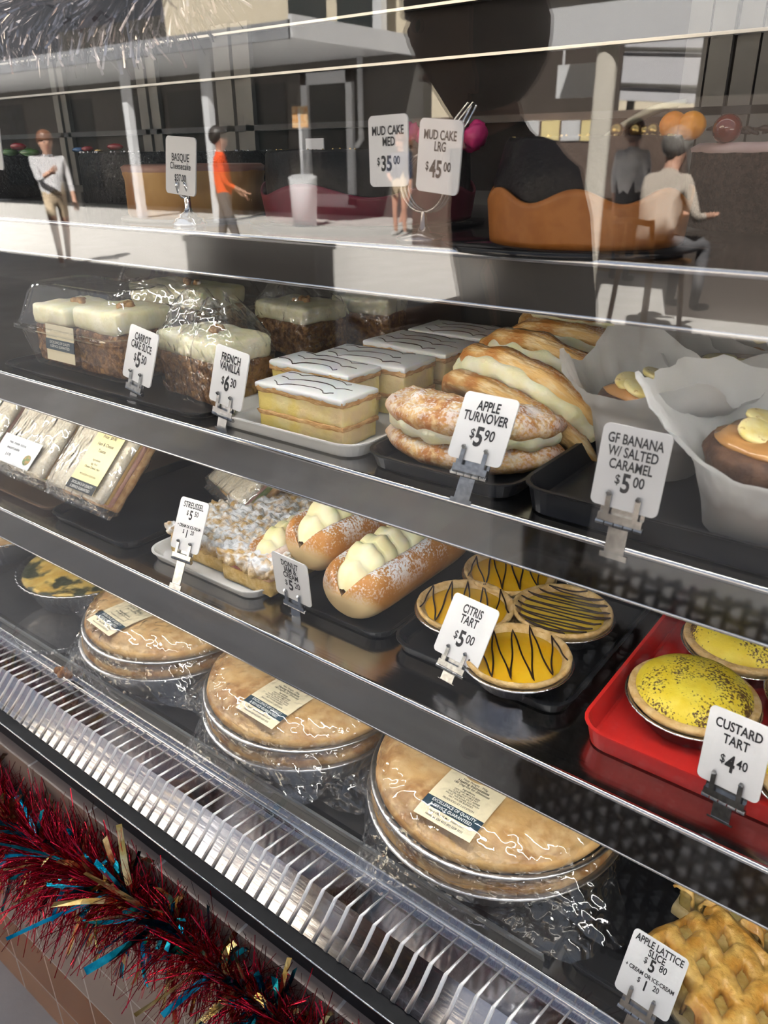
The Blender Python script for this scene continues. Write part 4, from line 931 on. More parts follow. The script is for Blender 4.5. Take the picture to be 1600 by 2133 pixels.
# ================================================================ apple lattice slices
GLAZE = mat('glazed_lattice_pastry', (.6, .3, .05), (.78, .5, .14), scale=45, rough=.3, bump=.5, bscale=160, coat=.35, c3=(.42, .16, .03), s3=26, r3=(.58, .72))
APPLE = mat('stewed_apple', (.5, .35, .1), (.64, .5, .2), scale=50, rough=.22, bump=.6, bscale=70, sss=.3)
PALE = mat('pale_pastry', (.78, .6, .28), (.85, .7, .4), scale=80, rough=.6, bump=.5, bscale=140)
def lattice(loc, rz, w_, d_, seed, label, pat=0.):
    t = thing('apple_lattice_slice', label, 'apple slice', loc, rz, 'apple lattice slices')
    MB().rbox(w_ - .004, d_ - .004, .012, .003, (18, 14, 4), lumpy(.0012, 60, seed, .001)).build('pastry_base', PALE, t, weld=1e-5)
    MB().rbox(w_ - .01, d_ - .01, .026, .006, (26, 22, 8), lumpy(.003, 55, seed + 1, .0018)).build('apple_filling', APPLE, t, weld=1e-5, loc=(0, 0, .0095))
    # lattice: a sheet with rows of diamond holes, ribs between them rounded
    px, py = .031, .058; ca_, sa_ = math.cos(pat), math.sin(pat)
    def hz(x, y):
        x, y = x * ca_ + y * sa_, -x * sa_ + y * ca_
        i = (x / px) + (y / py); j = (x / px) - (y / py)
        a = abs((i % 1) - .5); b = abs((j % 1) - .5)
        d = min(.5 - a, .5 - b)                                       # 0 on a strip's centre line
        return d
    def f(u, v):
        x, y = w_ * (u - .5), d_ * (v - .5)
        x += .0022 * nz((x, y, 0), 45, seed); y += .0022 * nz((x, y, 0), 45, seed + 2)
        d = hz(x, y); e = max(abs(2 * u - 1), abs(2 * v - 1))
        if v > .84: d = min(d, max(0, (.93 - v) * 3)) if v < .93 else 0
        k = max(0, 1 - (d / .3) ** 2)
        z = .0375 + .0085 * math.sqrt(k) - (.011 if k == 0 else 0) + .0012 * nz((x, y, 0), 130, seed) - .006 * max(0, e - .86) / .14
        return (x, y, z)
    m = MB(); m.grid(f, 110, 92)
    keep = [(fc, mi) for fc, mi in zip(m.f, m.mi) if not all(m.v[i][2] < .0335 for i in fc) or False]
    m.f = [a for a, b in keep]; m.mi = [b for a, b in keep]
    o = m.build('lattice_top', GLAZE, t)
    md = o.modifiers.new('thickness', 'SOLIDIFY'); md.thickness = .003; md.offset = -1
    return t
lattice((-.041, .511, .785), -.5, .108, .095, 111, 'front apple lattice slice with golden diamond lattice', .75)
lattice((-.045, .602, .785), -.1, .11, .075, 112, 'apple lattice slice behind the front one, partly under the shelf lip')
# ================================================================ cakes on the top shelf
BOARD = mat('black_cake_board', (.01, .01, .011), rough=.12)
GANACHE = mat('black_chocolate_glaze', (.008, .007, .008), (.016, .013, .013), scale=25, rough=.38, bump=.7, bscale=45, spec=.22)
GOLD = mat('gold_balls', (.7, .5, .2), rough=.25, metal=1)
def disc(name, label, loc, r, h, m_):
    return tag(MB().lathe([(0, 0), (r, 0), (r + .0008, h / 2), (r, h), (0, h)], 64).build(name, m_, loc=loc), label, 'cake board', 'cake boards on the top shelf')
def mud_cake(name, label, c, rc, rt, h, rcol, hc, amp, nw, ph, colour, seed):
    t = thing(name, label, 'cake', (c[0], c[1], Z1 + .004), 0)
    MB().lathe([(0, 0), (rc, 0), (rc * 1.0, h * .3), (rc * .98 + rt * .02, h * .6), (rt, h * .96), (rt * .97, h), (rt * .5, h * 1.0), (0, h * 1.0)], 64, lambda r, z, a, j: (r * (1 + .012 * nz((math.cos(a) * 3, math.sin(a) * 3, z * 50), 1.3, seed)), z + .001 * nz((math.cos(a) * r * 90, math.sin(a) * r * 90, 0), 1, seed))).build('cake', GANACHE, t)
    m = MB(); n = 128
    def co(u, v):
        a = 2 * PI * u; tp = hc + amp * math.cos(nw * a + ph)
        return (rcol * (1 + .04 * v) * math.cos(a), rcol * (1 + .04 * v) * math.sin(a), v * tp)
    m.grid(co, n, 8, cu=True)
    o = m.build('chocolate_collar', colour, t); md = o.modifiers.new('thickness', 'SOLIDIFY'); md.thickness = .0022; md.offset = -1
    rnd = random.Random(seed); m = MB()
    for k in range(40):
        a = rnd.uniform(0, 6.28); rr = rt * rnd.uniform(.75, .96); m.ball((rr * math.cos(a), rr * math.sin(a), h), rnd.uniform(.0006, .0013), 6, 5)
    m.build('gold_flakes', GOLD, t)
    return t
COPPER = mat('copper_orange_collar', (.34, .115, .02), (.4, .145, .03), scale=90, rough=.42)
MAROON = mat('maroon_collar', (.13, .008, .022), (.16, .012, .03), scale=40, rough=.35)
disc('cake_board', 'round black board under the mud cake with the orange collar', (-.238, .53, Z1), .094, .004, BOARD)
t = mud_cake('mud_cake', 'tall black mud cake in a wavy copper orange collar', (-.229, .519), .0615, .055, .0625, .063, .030, .0042, 7, 2.6, COPPER, 121)
m = MB()
for k, (a, r_) in enumerate(((.5, .004), (.8, .0036), (1.2, .004), (2.4, .0035))): m.ball((.03 * math.cos(a - 1.2) + .004 * k, .03 * math.sin(a - 1.2), .0655), r_, 12, 8)
m.build('gold_ball', mat('gold_sugar', (.42, .3, .11), rough=.28, metal=1), t)
LEAFM = mat('grey_green_chocolate_leaf', (.3, .3, .22), (.38, .37, .28), scale=30, rough=.4)
p0 = aty(1265, 284, .55) - Vector((-.229, .519, Z1 + .004)); p1 = aty(1428, 212, .55) - Vector((-.229, .519, Z1 + .004))
m = MB()
def lf(u, v):
    c = p0.lerp(p1, u); wd = .0075 * math.sin(PI * min(1, u * 1.02 + .0)) ** .6 * (1 - .3 * u)
    return c + Vector((0, -.3, .95)) * wd * (2 * v - 1) * .5 + Vector((0, .004 * (2 * v - 1) ** 2, .004 * math.sin(PI * u)))
m.grid(lf, 24, 8); m.tube([p0.lerp(p1, k / 10) + Vector((0, -.001, .004 * math.sin(PI * k / 10))) for k in range(11)], .0008, 6)
o = m.build('chocolate_leaf', LEAFM, t); md = o.modifiers.new('thickness', 'SOLIDIFY'); md.thickness = .0012
disc('cake_board', 'round black board under the mud cake with the maroon collar', (-.482, .603, Z1), .108, .004, BOARD)
t = mud_cake('mud_cake', 'wide black mud cake in a wavy maroon collar with a pink bow', (-.482, .605), .093, .092, .0575, .0945, .027, .0052, 5, 1.2, MAROON, 122)
m = MB(); PINK = mat('hot_pink_bow', (.55, .03, .16), (.65, .06, .22), scale=60, rough=.4)
pc = aty(966, 284, .6) - Vector((-.482, .605, Z1 + .004))
for k in range(6): m.ball(pc + Vector((.012 * math.cos(k), .01 * math.sin(k * 1.7), .003 * math.sin(2.2 * k))), .009, 12, 8, fn=lambda d: 1 + .35 * nz(d, 1.8, k))
pc = aty(868, 264, .6) - Vector((-.482, .605, Z1 + .004))
for k in range(4): m.ball(pc + Vector((.008 * math.cos(k), .006 * math.sin(k * 1.7), .002 * k - .008)), .007, 12, 8, fn=lambda d: 1 + .35 * nz(d, 1.8, k + 9))
m.build('pink_bow', PINK, t)
# chocolate cake with grated sides at the right edge
GRATE = mat('grated_chocolate', (.02, .01, .008), (.055, .03, .022), scale=220, rough=.7, bump=1.0, bscale=260, spec=.2)
a1 = math.atan2(ray(1432, 400).x, ray(1432, 400).y); yc = .70; r_ = .085
a2 = a1
for _ in range(20): a2 = a1 + math.asin(r_ / (yc / math.cos(a2)))
cx = yc * math.tan(a2); hh = 1.452 - Z1 - .004
t = thing('chocolate_cake', 'chocolate cake with grated sides, a glossy cherry and orange fruit on top', 'cake', (cx, yc, Z1 + .004))
MB().lathe([(0, 0), (r_ - .002, 0), (r_, .003), (r_, hh - .004), (r_ - .004, hh), (0, hh)], 96, lambda r, z, a, j: (r * (1 + .01 * nz((math.cos(a) * 20, math.sin(a) * 20, z * 200), 1.2, 3)), z)).build('cake', GRATE, t)
MB().lathe([(r_ + .001, hh - .004), (r_ + .002, hh - .001), (r_ - .004, hh + .0025), (r_ - .02, hh + .002), (0, hh + .002)], 72, lambda r, z, a, j: (r * (1 + .012 * nz((math.cos(a) * 9, math.sin(a) * 9, 0), 1.3, 5)), z + .001 * nz((math.cos(a) * 12, math.sin(a) * 12, r * 50), 1.2, 6))).build('pink_cream_top', mat('pinkish_cream', (.5, .36, .34), (.6, .46, .43), scale=40, rough=.5), t)
m = MB(); rnd = random.Random(8)
for k in range(34):
    a = rnd.uniform(0, 6.28); rr = r_ * rnd.uniform(.1, .85); b = rnd.uniform(0, 6.28); L_ = rnd.uniform(.012, .03)
    c = Vector((rr * math.cos(a), rr * math.sin(a), hh + .006 + rnd.uniform(0, .014) * (1 - rr / r_) + .004)); d = Vector((math.cos(b), math.sin(b), rnd.uniform(-.25, .25))) * L_ / 2
    m.tube([c - d, c + Vector((0, 0, .001)), c + d], [.0012, .0026, .001], 6)
m.build('chocolate_shards', mat('chocolate_shard', (.03, .014, .01), (.06, .03, .022), scale=60, rough=.35), t)
ORA = mat('orange_physalis', (.75, .25, .01), (.8, .32, .02), scale=40, rough=.3, sss=.2)
base = Vector((cx, yc, Z1 + .004))
for k, (px, py) in enumerate(((1402, 262), (1440, 262))):
    MB().ball(aty(px, py, .635) - base, .0085, 18, 12, fn=lambda d: 1 + .12 * math.cos(5 * math.atan2(d.y, d.x)) * (1 - abs(d.z)), sc=(1.15, 1, 1.15)).build('orange_fruit', ORA, t)
MB().ball(aty(1515, 268, .635) - base, .0098, 20, 14).build('glazed_cherry', mat('glazed_cherry', (.12, .012, .006), (.16, .02, .01), scale=30, rough=.06, coat=.8), t)
# basque cheesecake
disc('cake_board', 'round board under the basque cheesecake', (-.669, .56, Z1), .076, .003, mat('pale_board', (.3, .29, .27), rough=.4))
BASQ = mat('browned_cheesecake', (.3, .13, .035), (.52, .3, .1), scale=18, rough=.5, stretch=(1, 1, .8), bump=.2, bscale=60)
t = thing('basque_cheesecake', 'round browned basque cheesecake behind its price card', 'cake', (-.669, .56, Z1 + .003))
MB().lathe([(0, 0), (.067, 0), (.069, .003), (.0685, .034), (.07, .039), (.0695, .042)], 72, lambda r, z, a, j: (r * (1 + .014 * nz((math.cos(a) * 5, math.sin(a) * 5, z * 10), 1.2, 2)), z)).build('cake', BASQ, t)
MB().lathe([(.0697, .041), (.0705, .0455), (.067, .0475), (.05, .0455), (0, .045)], 72, lambda r, z, a, j: (r * (1 + .014 * nz((math.cos(a) * 5, math.sin(a) * 5, 0), 1.2, 2)), z)).build('burnt_top', mat('burnt_top', (.22, .1, .07), (.34, .18, .13), scale=20, rough=.35), t)
# big dark glazed cake at the left with jelly pieces on top
SPRK = mat('sprinkled_dark_chocolate', (.012, .011, .012), (.02, .018, .018), scale=40, rough=.3, bump=1.0, bscale=230, spec=.25, c3=(.25, .24, .24), s3=330, r3=(.66, .7))
def dark_cake(label, c, r_, h, seed, bits):
    t = thing('dark_chocolate_cake', label, 'cake', (c[0], c[1], Z1 + .002))
    MB().lathe([(0, 0), (r_, 0), (r_, h - .006), (r_ - .004, h), (r_ - .03, h), (0, h)], 96, lambda r, z, a, j: (r * (1 + .008 * nz((math.cos(a) * 14, math.sin(a) * 14, z * 120), 1.3, seed)), z + .0025 * nz((math.cos(a) * r * 70, math.sin(a) * r * 70, 0), 1, seed) * (j > 2))).build('cake', SPRK, t)
    m = MB(); rnd = random.Random(seed)
    for k in range(60):
        a = rnd.uniform(0, 6.28); m.ball(((r_ - .004) * math.cos(a), (r_ - .004) * math.sin(a), h + .0005), rnd.uniform(.001, .0022), 6, 5)
    m.build('sugar_glitter', mat('silver_glitter', (.6, .6, .62), rough=.2, metal=1), t)
    for px, py, r2, col in bits:
        p = aty(px, py, c[1] - r_ * .45) - Vector((c[0], c[1], Z1 + .002))
        MB().ball(p, r2, 14, 8, fn=lambda d: 1 + .15 * nz(d, 2, px), sc=(1.5, 1.1, .55)).build('jelly_piece', col, t)
JR = mat('red_jelly', (.3, .02, .03), rough=.15, coat=.5); JG = mat('green_jelly', (.06, .16, .03), rough=.15, coat=.5); JB = mat('blue_jelly', (.06, .14, .3), rough=.15, coat=.5)
dark_cake('wide dark chocolate cake with sugar glitter left of the cheesecake', (-.96, .78), .135, .0605, 131, [(163, 312, .007, JB), (182, 310, .007, JR), (240, 306, .009, JR), (205, 314, .005, GOLD)])
dark_cake('dark chocolate cake with red and green jelly at the left edge', (-1.3, .68), .1, .0575, 132, [(38, 305, .009, JR), (62, 318, .011, JG), (20, 318, .01, JG)])
# ================================================================ tinsel garlands
def tinsel(name, label, path, rad, specs, seed, wall=None, flat=1.0, down=.35, vary=None):
    t = thing(name, label, 'tinsel', tuple(path[0]))
    o0 = Vector(path[0]); rnd = random.Random(seed)
    seg = [(Vector(a), Vector(b)) for a, b in zip(path, path[1:])]; ln = [(b - a).length for a, b in seg]; tot = sum(ln)
    def pos():
        s_ = rnd.uniform(0, tot)
        for (a, b), l in zip(seg, ln):
            if s_ <= l: return a.lerp(b, s_ / l), (b - a).normalized()
            s_ -= l
        return seg[-1][1], (seg[-1][1] - seg[-1][0]).normalized()
    for nm, n, wd, lo, hi, m_, curl in specs:
        vs = []; fs = []
        for _ in range(n):
            c, tg = pos(); a = rnd.uniform(0, 2 * PI); u = tg.cross(Vector((0, 0, 1))).normalized(); v = u.cross(tg)
            d = (u * math.cos(a) * flat + v * math.sin(a) + tg * rnd.uniform(-.5, .5) - Vector((0, 0, down))).normalized()
            L_ = rnd.uniform(lo, hi) * rad * (vary(c) if vary else 1); w2 = tg.cross(d); 
            w2 = (w2.normalized() * rnd.uniform(.4, 1) + tg * rnd.uniform(-.7, .7)).normalized() * wd * rnd.uniform(.6, 1.2) / 2
            bend = Vector((rnd.uniform(-1, 1), rnd.uniform(-1, 1), rnd.uniform(-1, .4))) * curl * L_
            k0 = len(vs); K = 4 if curl > .3 else 2
            tw = rnd.uniform(-1.4, 1.4)
            for q in range(K + 1):
                f_ = q / K; p = c + d * L_ * (.08 + .92 * f_) + bend * f_ * f_
                if wall is not None and p.y > wall: p.y = wall - rnd.uniform(.0005, .004)
                ww = Matrix.Rotation(tw * f_, 3, d) @ w2
                vs += [p - ww - o0, p + ww - o0]
            fs += [(k0 + 2 * q, k0 + 2 * q + 1, k0 + 2 * q + 3, k0 + 2 * q + 2) for q in range(K)]
        m = MB(); m.add(vs, fs); ob = m.build(nm, m_, t, smooth=False); ob['kind'] = 'stuff'
    m = MB(); m.tube([Vector(p) - o0 for p in path], .0025, 6); m.build('cord', mat('tinsel_cord', (.05, .01, .015), rough=.5), t)
    return t
RT = mat('red_tinsel_foil', (.3, .006, .02), (.5, .02, .05), scale=90, rough=.22, metal=1)
GT = mat('gold_tinsel_foil', (.62, .42, .12), (.85, .68, .34), scale=60, rough=.2, metal=1)
BT = mat('teal_tinsel_foil', (.0, .16, .26), (.02, .34, .46), scale=60, rough=.2, metal=1)
ST = mat('silver_tinsel_foil', (.3, .27, .27), (.46, .41, .41), scale=60, rough=.2, metal=1)
PT = []
for k in range(41):
    x = -2.0 + 2.1 * k / 40
    PT.append((x, .312 + .006 * math.sin(9 * x), .69 - .01 * math.sin(14 * x + 1) - .085 * max(0, min(1, (-x - .4) / .7))))
tinsel('tinsel_garland', 'red tinsel garland with gold and teal strips along the counter edge', PT, .108,
       [('red_strands', 17000, .0011, .4, 1.0, RT, .25), ('gold_strips', 650, .007, .45, .95, GT, .5), ('teal_strips', 560, .007, .4, .95, BT, .5)], 5, wall=.3435, flat=.8, down=.25, vary=lambda c: max(.62, min(1.12, .7 + (-c.x - .45) * .7)))
PT = [aty(px, py, .415) for px, py in ((-420, 60), (-150, 20), (0, -2), (120, -8), (230, -22), (320, -50), (410, -120), (440, -240), (450, -520), (450, -1100))]
tinsel('tinsel_garland', 'silver tinsel garland looped behind the top of the front glass', PT, .043, [('silver_strands', 4600, .002, .5, 1.0, ST, .4)], 6, flat=.65, down=.8)
# ================================================================ the square the front glass mirrors
CREAM = mat('cream_render', (.62, .55, .42), (.68, .61, .48), scale=2, rough=.85)
WHITEB = mat('white_painted_timber', (.72, .74, .78), (.76, .78, .82), scale=4, rough=.5)
GREYW = mat('grey_shopfront', (.06, .058, .054), (.075, .072, .068), scale=2, rough=.6)
DGREEN = mat('dark_shop_glass', (.02, .028, .03), (.03, .036, .038), scale=1, rough=.1)
DBROWN = mat('dark_brown_wall', (.05, .04, .034), (.065, .052, .045), scale=2, rough=.7)
def box(name, a, b, m_, parent=None):
    m = MB(); m.box(a, b); return m.build(name, m_, parent, smooth=False)
struct(box('wall_upper', (-12, .45, 2.7), (9, 9, 8.4), CREAM))  # unseen block over the shop, height chosen to shade the near paving
YV = lambda d: YG - d
# veranda building across the square
vb = thing('veranda_building', 'grey shopfront under a white edged veranda roof across the square', 'building', (-18, YV(16), 0))
def rel(o, a): return tuple(p - q for p, q in zip(a, o.location))
def bpart(o, name, a, b, m_): return box(name, rel(o, a), rel(o, b), m_, o)
bpart(vb, 'front_wall', (-34, YV(16.4), 0), (-11.45, YV(16.05), 3.5), GREYW)
r = bpart(vb, 'veranda_roof', (-34, YV(16.4), 3.5), (-11.7, YV(12.1), 3.62), WHITEB)
bpart(vb, 'fascia_board', (-34, YV(12.1), 3.42), (-11.66, YV(12.0), 3.72), mat('shaded_white_fascia', (.2, .21, .23), (.24, .25, .27), scale=3, rough=.6))  # front of the white fascia, its shade painted in as grey
bpart(vb, 'fascia_board', (-11.7, YV(16.4), 3.42), (-11.6, YV(12.0), 3.8), WHITEB)
for px in (20, 160, 300, 395, 545):
    p = out(px, 250, 16); w_ = .9
    f = bpart(vb, 'shop_window', (p.x - w_, YV(16.05), .5), (p.x + w_, YV(16.0), 3.1), DGREEN)
for px in (262, 428):
    p = out(px, 250, 12.6); bpart(vb, 'veranda_post', (p.x - .1, YV(12.8), 0), (p.x + .1, YV(12.64), 3.5), WHITEB)
d0, d1 = out(628, 170, 15.95).x, out(735, 170, 15.95).x
door = bpart(vb, 'glass_door', (d0 + .18, YV(16.05), .5), (d1 - .18, YV(16.0), 3.0), DGREEN)
for a, b, c, d_ in ((d0, d0 + .2, .25, 3.25), (d1 - .2, d1, .25, 3.25), (d0, d1, 3.0, 3.25), (d0, d1, .2, .5)):
    bpart(vb, 'door_frame', (a, YV(16.0), c), (b, YV(15.9), d_), WHITEB)
p = out(735, 240, 15.9)
m = MB(); m.tube([rel(vb, (p.x + .25, p.y, 3.5)), rel(vb, (p.x + .25, p.y, 1.75)), rel(vb, (p.x + .1, p.y, 1.6))], .07, 8); m.build('downpipe', WHITEB, vb)
ub = thing('cream_building', 'tall cream building rising behind the veranda roof', 'building', (-14, YV(24), 0))
bpart(ub, 'wall', (-30, YV(30), 0), (-7.5, YV(24), 11), CREAM)
for px in (640, 745): 
    p = out(px, 8, 24); bpart(ub, 'window', (p.x - .9, YV(24), p.z - .9), (p.x + .9, YV(23.95), p.z + .9), DGREEN)
p = out(778, 100, 22.5); bpart(ub, 'white_pole', (p.x - .17, YV(23), 0), (p.x + .17, YV(22.7), 11), WHITEB)
struct(box('background_wall', (-8, YV(26), 0), (14, YV(25.4), 5.0), CREAM))
struct(box('background_wall', (-40, YV(26), 0), (-30, YV(25.4), 7.0), GREYW))
# market canopy on the right
cb = thing('market_canopy', 'market canopy with a white beam and a round white column', 'canopy', (-3, YV(7), 0))
bm_ = aty(1200, 93, YG + 7).z
bpart(cb, 'beam', (-4.35, YV(7.3), bm_), (5, YV(7.0), bm_ + .42), WHITEB)
bpart(cb, 'roof', (-4.35, YV(9.0), bm_ + .42), (5, YV(6.9), bm_ + .52), CREAM)
p = out(1258, 200, 7.15)
m = MB(); m.lathe([(.105, 0), (.095, .3), (.095, bm_)], 24); o = m.build('column', mat('white_column', (.72, .68, .6), (.76, .72, .64), scale=3, rough=.6), cb); o.location = rel(cb, (p.x, p.y, 0))
st = thing('market_stall', 'fruit stall with a brown back board under the canopy', 'market stall', (-5, YV(10.5), 0))
bpart(st, 'back_board', (-8.2, YV(11.2), 0), (-3.0, YV(11.1), 1.95), mat('brown_stall_board', (.1, .07, .055), (.13, .09, .07), scale=2, rough=.7))
bpart(st, 'side_board', (-6.6, YV(11.25), 0), (-4.8, YV(11.2), 3.3), DBROWN)
bpart(st, 'counter', (-6.2, YV(10.6), 0), (-3.6, YV(9.9), .75), mat('stall_timber', (.4, .24, .12), (.5, .32, .17), scale=4, rough=.7))
for k in range(5):
    p = out(1060 + 42 * k, 272, 11.05); bpart(st, 'price_note', (p.x - .14, YV(11.1), p.z - .13), (p.x + .14, YV(11.08), p.z + .13), (YLAB, WLAB)[k % 2])
fcol = [mat('red_fruit', (.4, .03, .04), rough=.4), mat('green_melon', (.05, .14, .04), rough=.4), mat('orange_fruit_skin', (.6, .25, .03), rough=.4), mat('yellow_fruit', (.7, .5, .08), rough=.4)]
rnd = random.Random(4)
for k in range(14):
    x = -6.05 + .17 * k; q = rnd.choice(range(4)); r_ = .072 + .008 * (q == 1)
    for j in range(2):
        o = MB().ball((0, 0, 0), r_, 12, 8).build('fruit', fcol[(q + j) % 4], loc=(x, YV(10.1 + .22 * j), .75 + r_ + .05 * j))
        cn = ('red', 'green', 'orange', 'yellow')[(q + j) % 4]; tag(o, f'round {cn} fruit laid out on the market stall counter', 'fruit', f'{cn} fruit on the market stall')
        if j: o.location.z = .75 + r_
aw = thing('white_awning', 'bright white fabric awning in the sun beyond the canopy column', 'awning', (-5, YV(13.5), 0))
a, b, c, d_ = out(1230, 60, 13.5), out(1600, 60, 13.5), out(1600, 222, 12.6), out(1230, 205, 12.6)
m = MB(); m.grid(lambda u, v: tuple((Vector((a.lerp(b, u)).lerp(d_.lerp(c, u), v)) + Vector((0, 0, -.08 * math.sin(PI * v) * 1))) - aw.location), 12, 12)
fb = m.build('fabric', mat('white_awning_fabric', (.78, .78, .82), (.82, .82, .86), scale=6, rough=.8), aw); md = fb.modifiers.new('thickness', 'SOLIDIFY'); md.thickness = .01
for q in (.3, .8):
    m = MB(); m.tube([tuple(a.lerp(d_, q) - aw.location + Vector((0, .05, 0))), tuple(b.lerp(c, q) - aw.location + Vector((0, .05, 0)))], .035, 8); m.build('rail', GREYW, aw)
m = MB(); m.box((c.x - .2 - aw.location.x, -.2, -0), (c.x - .1 - aw.location.x, -.1, 3)); m.box((d_.x + .2 - aw.location.x, -.2, 0), (d_.x + .3 - aw.location.x, -.1, 3)); m.build('frame', GREYW, aw, smooth=False)
p = out(1212, 168, 9)
sg = thing('hanging_sign', 'white shop sign hanging beside the white column', 'sign', (p.x, p.y, p.z))
m = MB(); m.box((-.3, -.02, -.17), (.3, .02, .17)); m.box((-.25, -.01, .17), (-.23, .01, .9)); m.box((.23, -.01, .17), (.25, .01, .9)); m.build('board', WLAB, sg, smooth=False)
struct(box('wall_side', (-2.5, YV(8.9), 0), (6, YV(7.35), 3.4), DBROWN))
# dark planter in front of the glass, post sign and bin
a, b = out(398, 492, 2.6), out(696, 490, 2.76)
pl = thing('planter_box', 'long charcoal planter box standing in the shade', 'planter', ((a.x + b.x) / 2, YV(2.68), 0))
L_ = (b.x - a.x) / 2
m = MB(); m.box((-L_ * 1.15, -.07, 0), (L_, .07, a.z - .03)); m.build('box', mat('charcoal_planter', (.04, .04, .042), (.05, .05, .052), scale=3, rough=.6), pl, smooth=False)
m = MB(); m.box((-L_ * 1.17, -.08, a.z - .03), (L_ + .01, .08, a.z)); m.build('rim', BLACKP, pl, smooth=False)
bn = out(632, 395, 13)
t = thing('litter_bin', 'white bin with a post sign in front of the glass door', 'bin', (bn.x, bn.y, 0))
m = MB(); m.lathe([(0, 0), (.26, 0), (.3, .95), (.31, 1.0), (.2, 1.05), (0, 1.06)], 24); m.build('body', WHITEB, t)
m = MB(); m.tube([(0, 0, 1.0), (0, 0, 2.3)], .035, 8); m.build('post', WHITEB, t)
m = MB(); m.box((-.2, -.02, 1.95), (.22, .02, 2.35)); m.build('sign_plate', mat('orange_sign', (.6, .3, .1), (.75, .6, .4), scale=9, rough=.5), t, smooth=False)
# ================================================================ people mirrored in the glass
SKIN = mat('skin', (.5, .28, .2), (.56, .33, .24), scale=20, rough=.5)
def cloth(n, c): return mat(n, c, tuple(min(1, x * 1.12) for x in c), scale=12, rough=.85)
def person(label, loc, facing, pose, cols, hair, seat=None, scale=1.0):
    """one continuous skinned body; materials by region: skin, top, bottoms, shoes"""
    P_ = {}; E_ = []; R_ = {}; G = {}
    def v(k, p, r, g, par=None):
        P_[k] = Vector(p); R_[k] = r; G[k] = g
        if par: E_.append((par, k))
    hz_ = .95 if seat is None else seat + .1
    lean = pose.get('lean', 0.)
    def tp(x, y, z): return (x, y - lean * (z), hz_ + z)
    v('pelvis', tp(0, 0, 0), .135, 2); v('waist', tp(0, 0, .16), .125, 1, 'pelvis'); v('chest', tp(0, .01, .34), .15, 1, 'waist'); v('neckb', tp(0, .015, .5), .07, 1, 'chest')
    v('neck', tp(0, .0, .56), .052, 0, 'neckb'); v('head', tp(0, -.01, .66), .085, 0, 'neck'); v('crown', tp(0, .0, .74), .08, 0, 'head'); v('nose', tp(0, -.105, .655), .016, 0, 'head')
    for s_, n in ((-1, 'l'), (1, 'r')):
        v('ear' + n, tp(s_ * .088, .005, .66), .018, 0, 'head')
        v('sh' + n, tp(s_ * .19, .015, .46), .062, 1, 'chest')
        ar = pose.get('arm' + n, (s_ * .24, 0, .18, s_ * .25, -.06, -.06))
        v('el' + n, tp(*ar[:3]), .042, 1 if cols.get('sleeve', 0) else 1, 'sh' + n)
        v('wr' + n, tp(*ar[3:]), .028, 0, 'el' + n)
        d = (P_['wr' + n] - P_['el' + n]).normalized(); sd = d.cross(Vector((0, 1, 0)) if abs(d.y) < .8 else Vector((0, 0, 1))).normalized(); up = sd.cross(d)
        v('pm' + n, P_['wr' + n] + d * .055, .03, 0, 'wr' + n)
        for q in range(4):
            b = P_['pm' + n] + d * .03 + sd * (q - 1.5) * .019; ln = (.062, .072, .068, .052)[q]
            v(f'fa{q}' + n, b, .0095, 0, 'pm' + n); v(f'fb{q}' + n, b + d * ln * .55 + up * .006, .0085, 0, f'fa{q}' + n); v(f'fc{q}' + n, b + d * ln * .95 + up * .022, .0075, 0, f'fb{q}' + n)
        v('ta' + n, P_['wr' + n] + d * .03 + sd * .032, .011, 0, 'wr' + n); v('tb' + n, P_['wr' + n] + d * .07 + sd * .052 + up * .01, .009, 0, 'ta' + n)
        if seat is None:
            st_ = pose.get('stride', 0.) * s_
            v('hp' + n, (s_ * .09, 0, hz_ - .06), .09, 2, 'pelvis'); v('kn' + n, (s_ * .1, -st_ * .5 - .02, .5), .058, 2 if cols.get('long') else 3, 'hp' + n)
            v('an' + n, (s_ * .1, -st_ + .02, .09), .038, 2 if cols.get('long') else 3, 'kn' + n); v('he' + n, (s_ * .1, -st_ + .05, .04), .038, 4, 'an' + n); v('to' + n, (s_ * .11, -st_ - .13, .032), .032, 4, 'he' + n)
        else:
            v('hp' + n, (s_ * .1, -.03, hz_ - .02), .095, 2, 'pelvis'); v('kn' + n, (s_ * .13, -.42, hz_), .062, 2, 'hp' + n)
            v('an' + n, (s_ * .13, -.4, max(.1, hz_ - .45)), .04, 2 if cols.get('long') else 3, 'kn' + n); v('he' + n, (s_ * .13, -.38, max(.05, hz_ - .5)), .038, 4, 'an' + n); v('to' + n, (s_ * .14, -.56, max(.04, hz_ - .51)), .032, 4, 'he' + n)
    ks = list(P_); ix = {k: i for i, k in enumerate(ks)}
    me = bpy.data.meshes.new('body'); me.from_pydata([P_[k] for k in ks], [(ix[a], ix[b]) for a, b in E_], [])
    o = bpy.data.objects.new('body', me); COL.objects.link(o)
    md = o.modifiers.new('skin', 'SKIN'); md.use_smooth_shade = True
    for k, d in zip(ks, me.skin_vertices[0].data): d.radius = (R_[k] * (1.25 if k in ('waist', 'pelvis', 'chest') else 1), R_[k]); d.use_root = k == 'pelvis'
    sb = o.modifiers.new('sub', 'SUBSURF'); sb.levels = 1; sb.render_levels = 1
    bpy.context.view_layer.update()
    nm = bpy.data.meshes.new_from_object(o.evaluated_get(bpy.context.evaluated_depsgraph_get())); bpy.data.objects.remove(o)
    B = link('body', nm, None)
    for c in (SKIN, cols['top'], cols['low'], SKIN, cols['shoe']): nm.materials.append(c)
    segs = [(P_[a], P_[b], G[a], G[b], a, b) for a, b in E_]
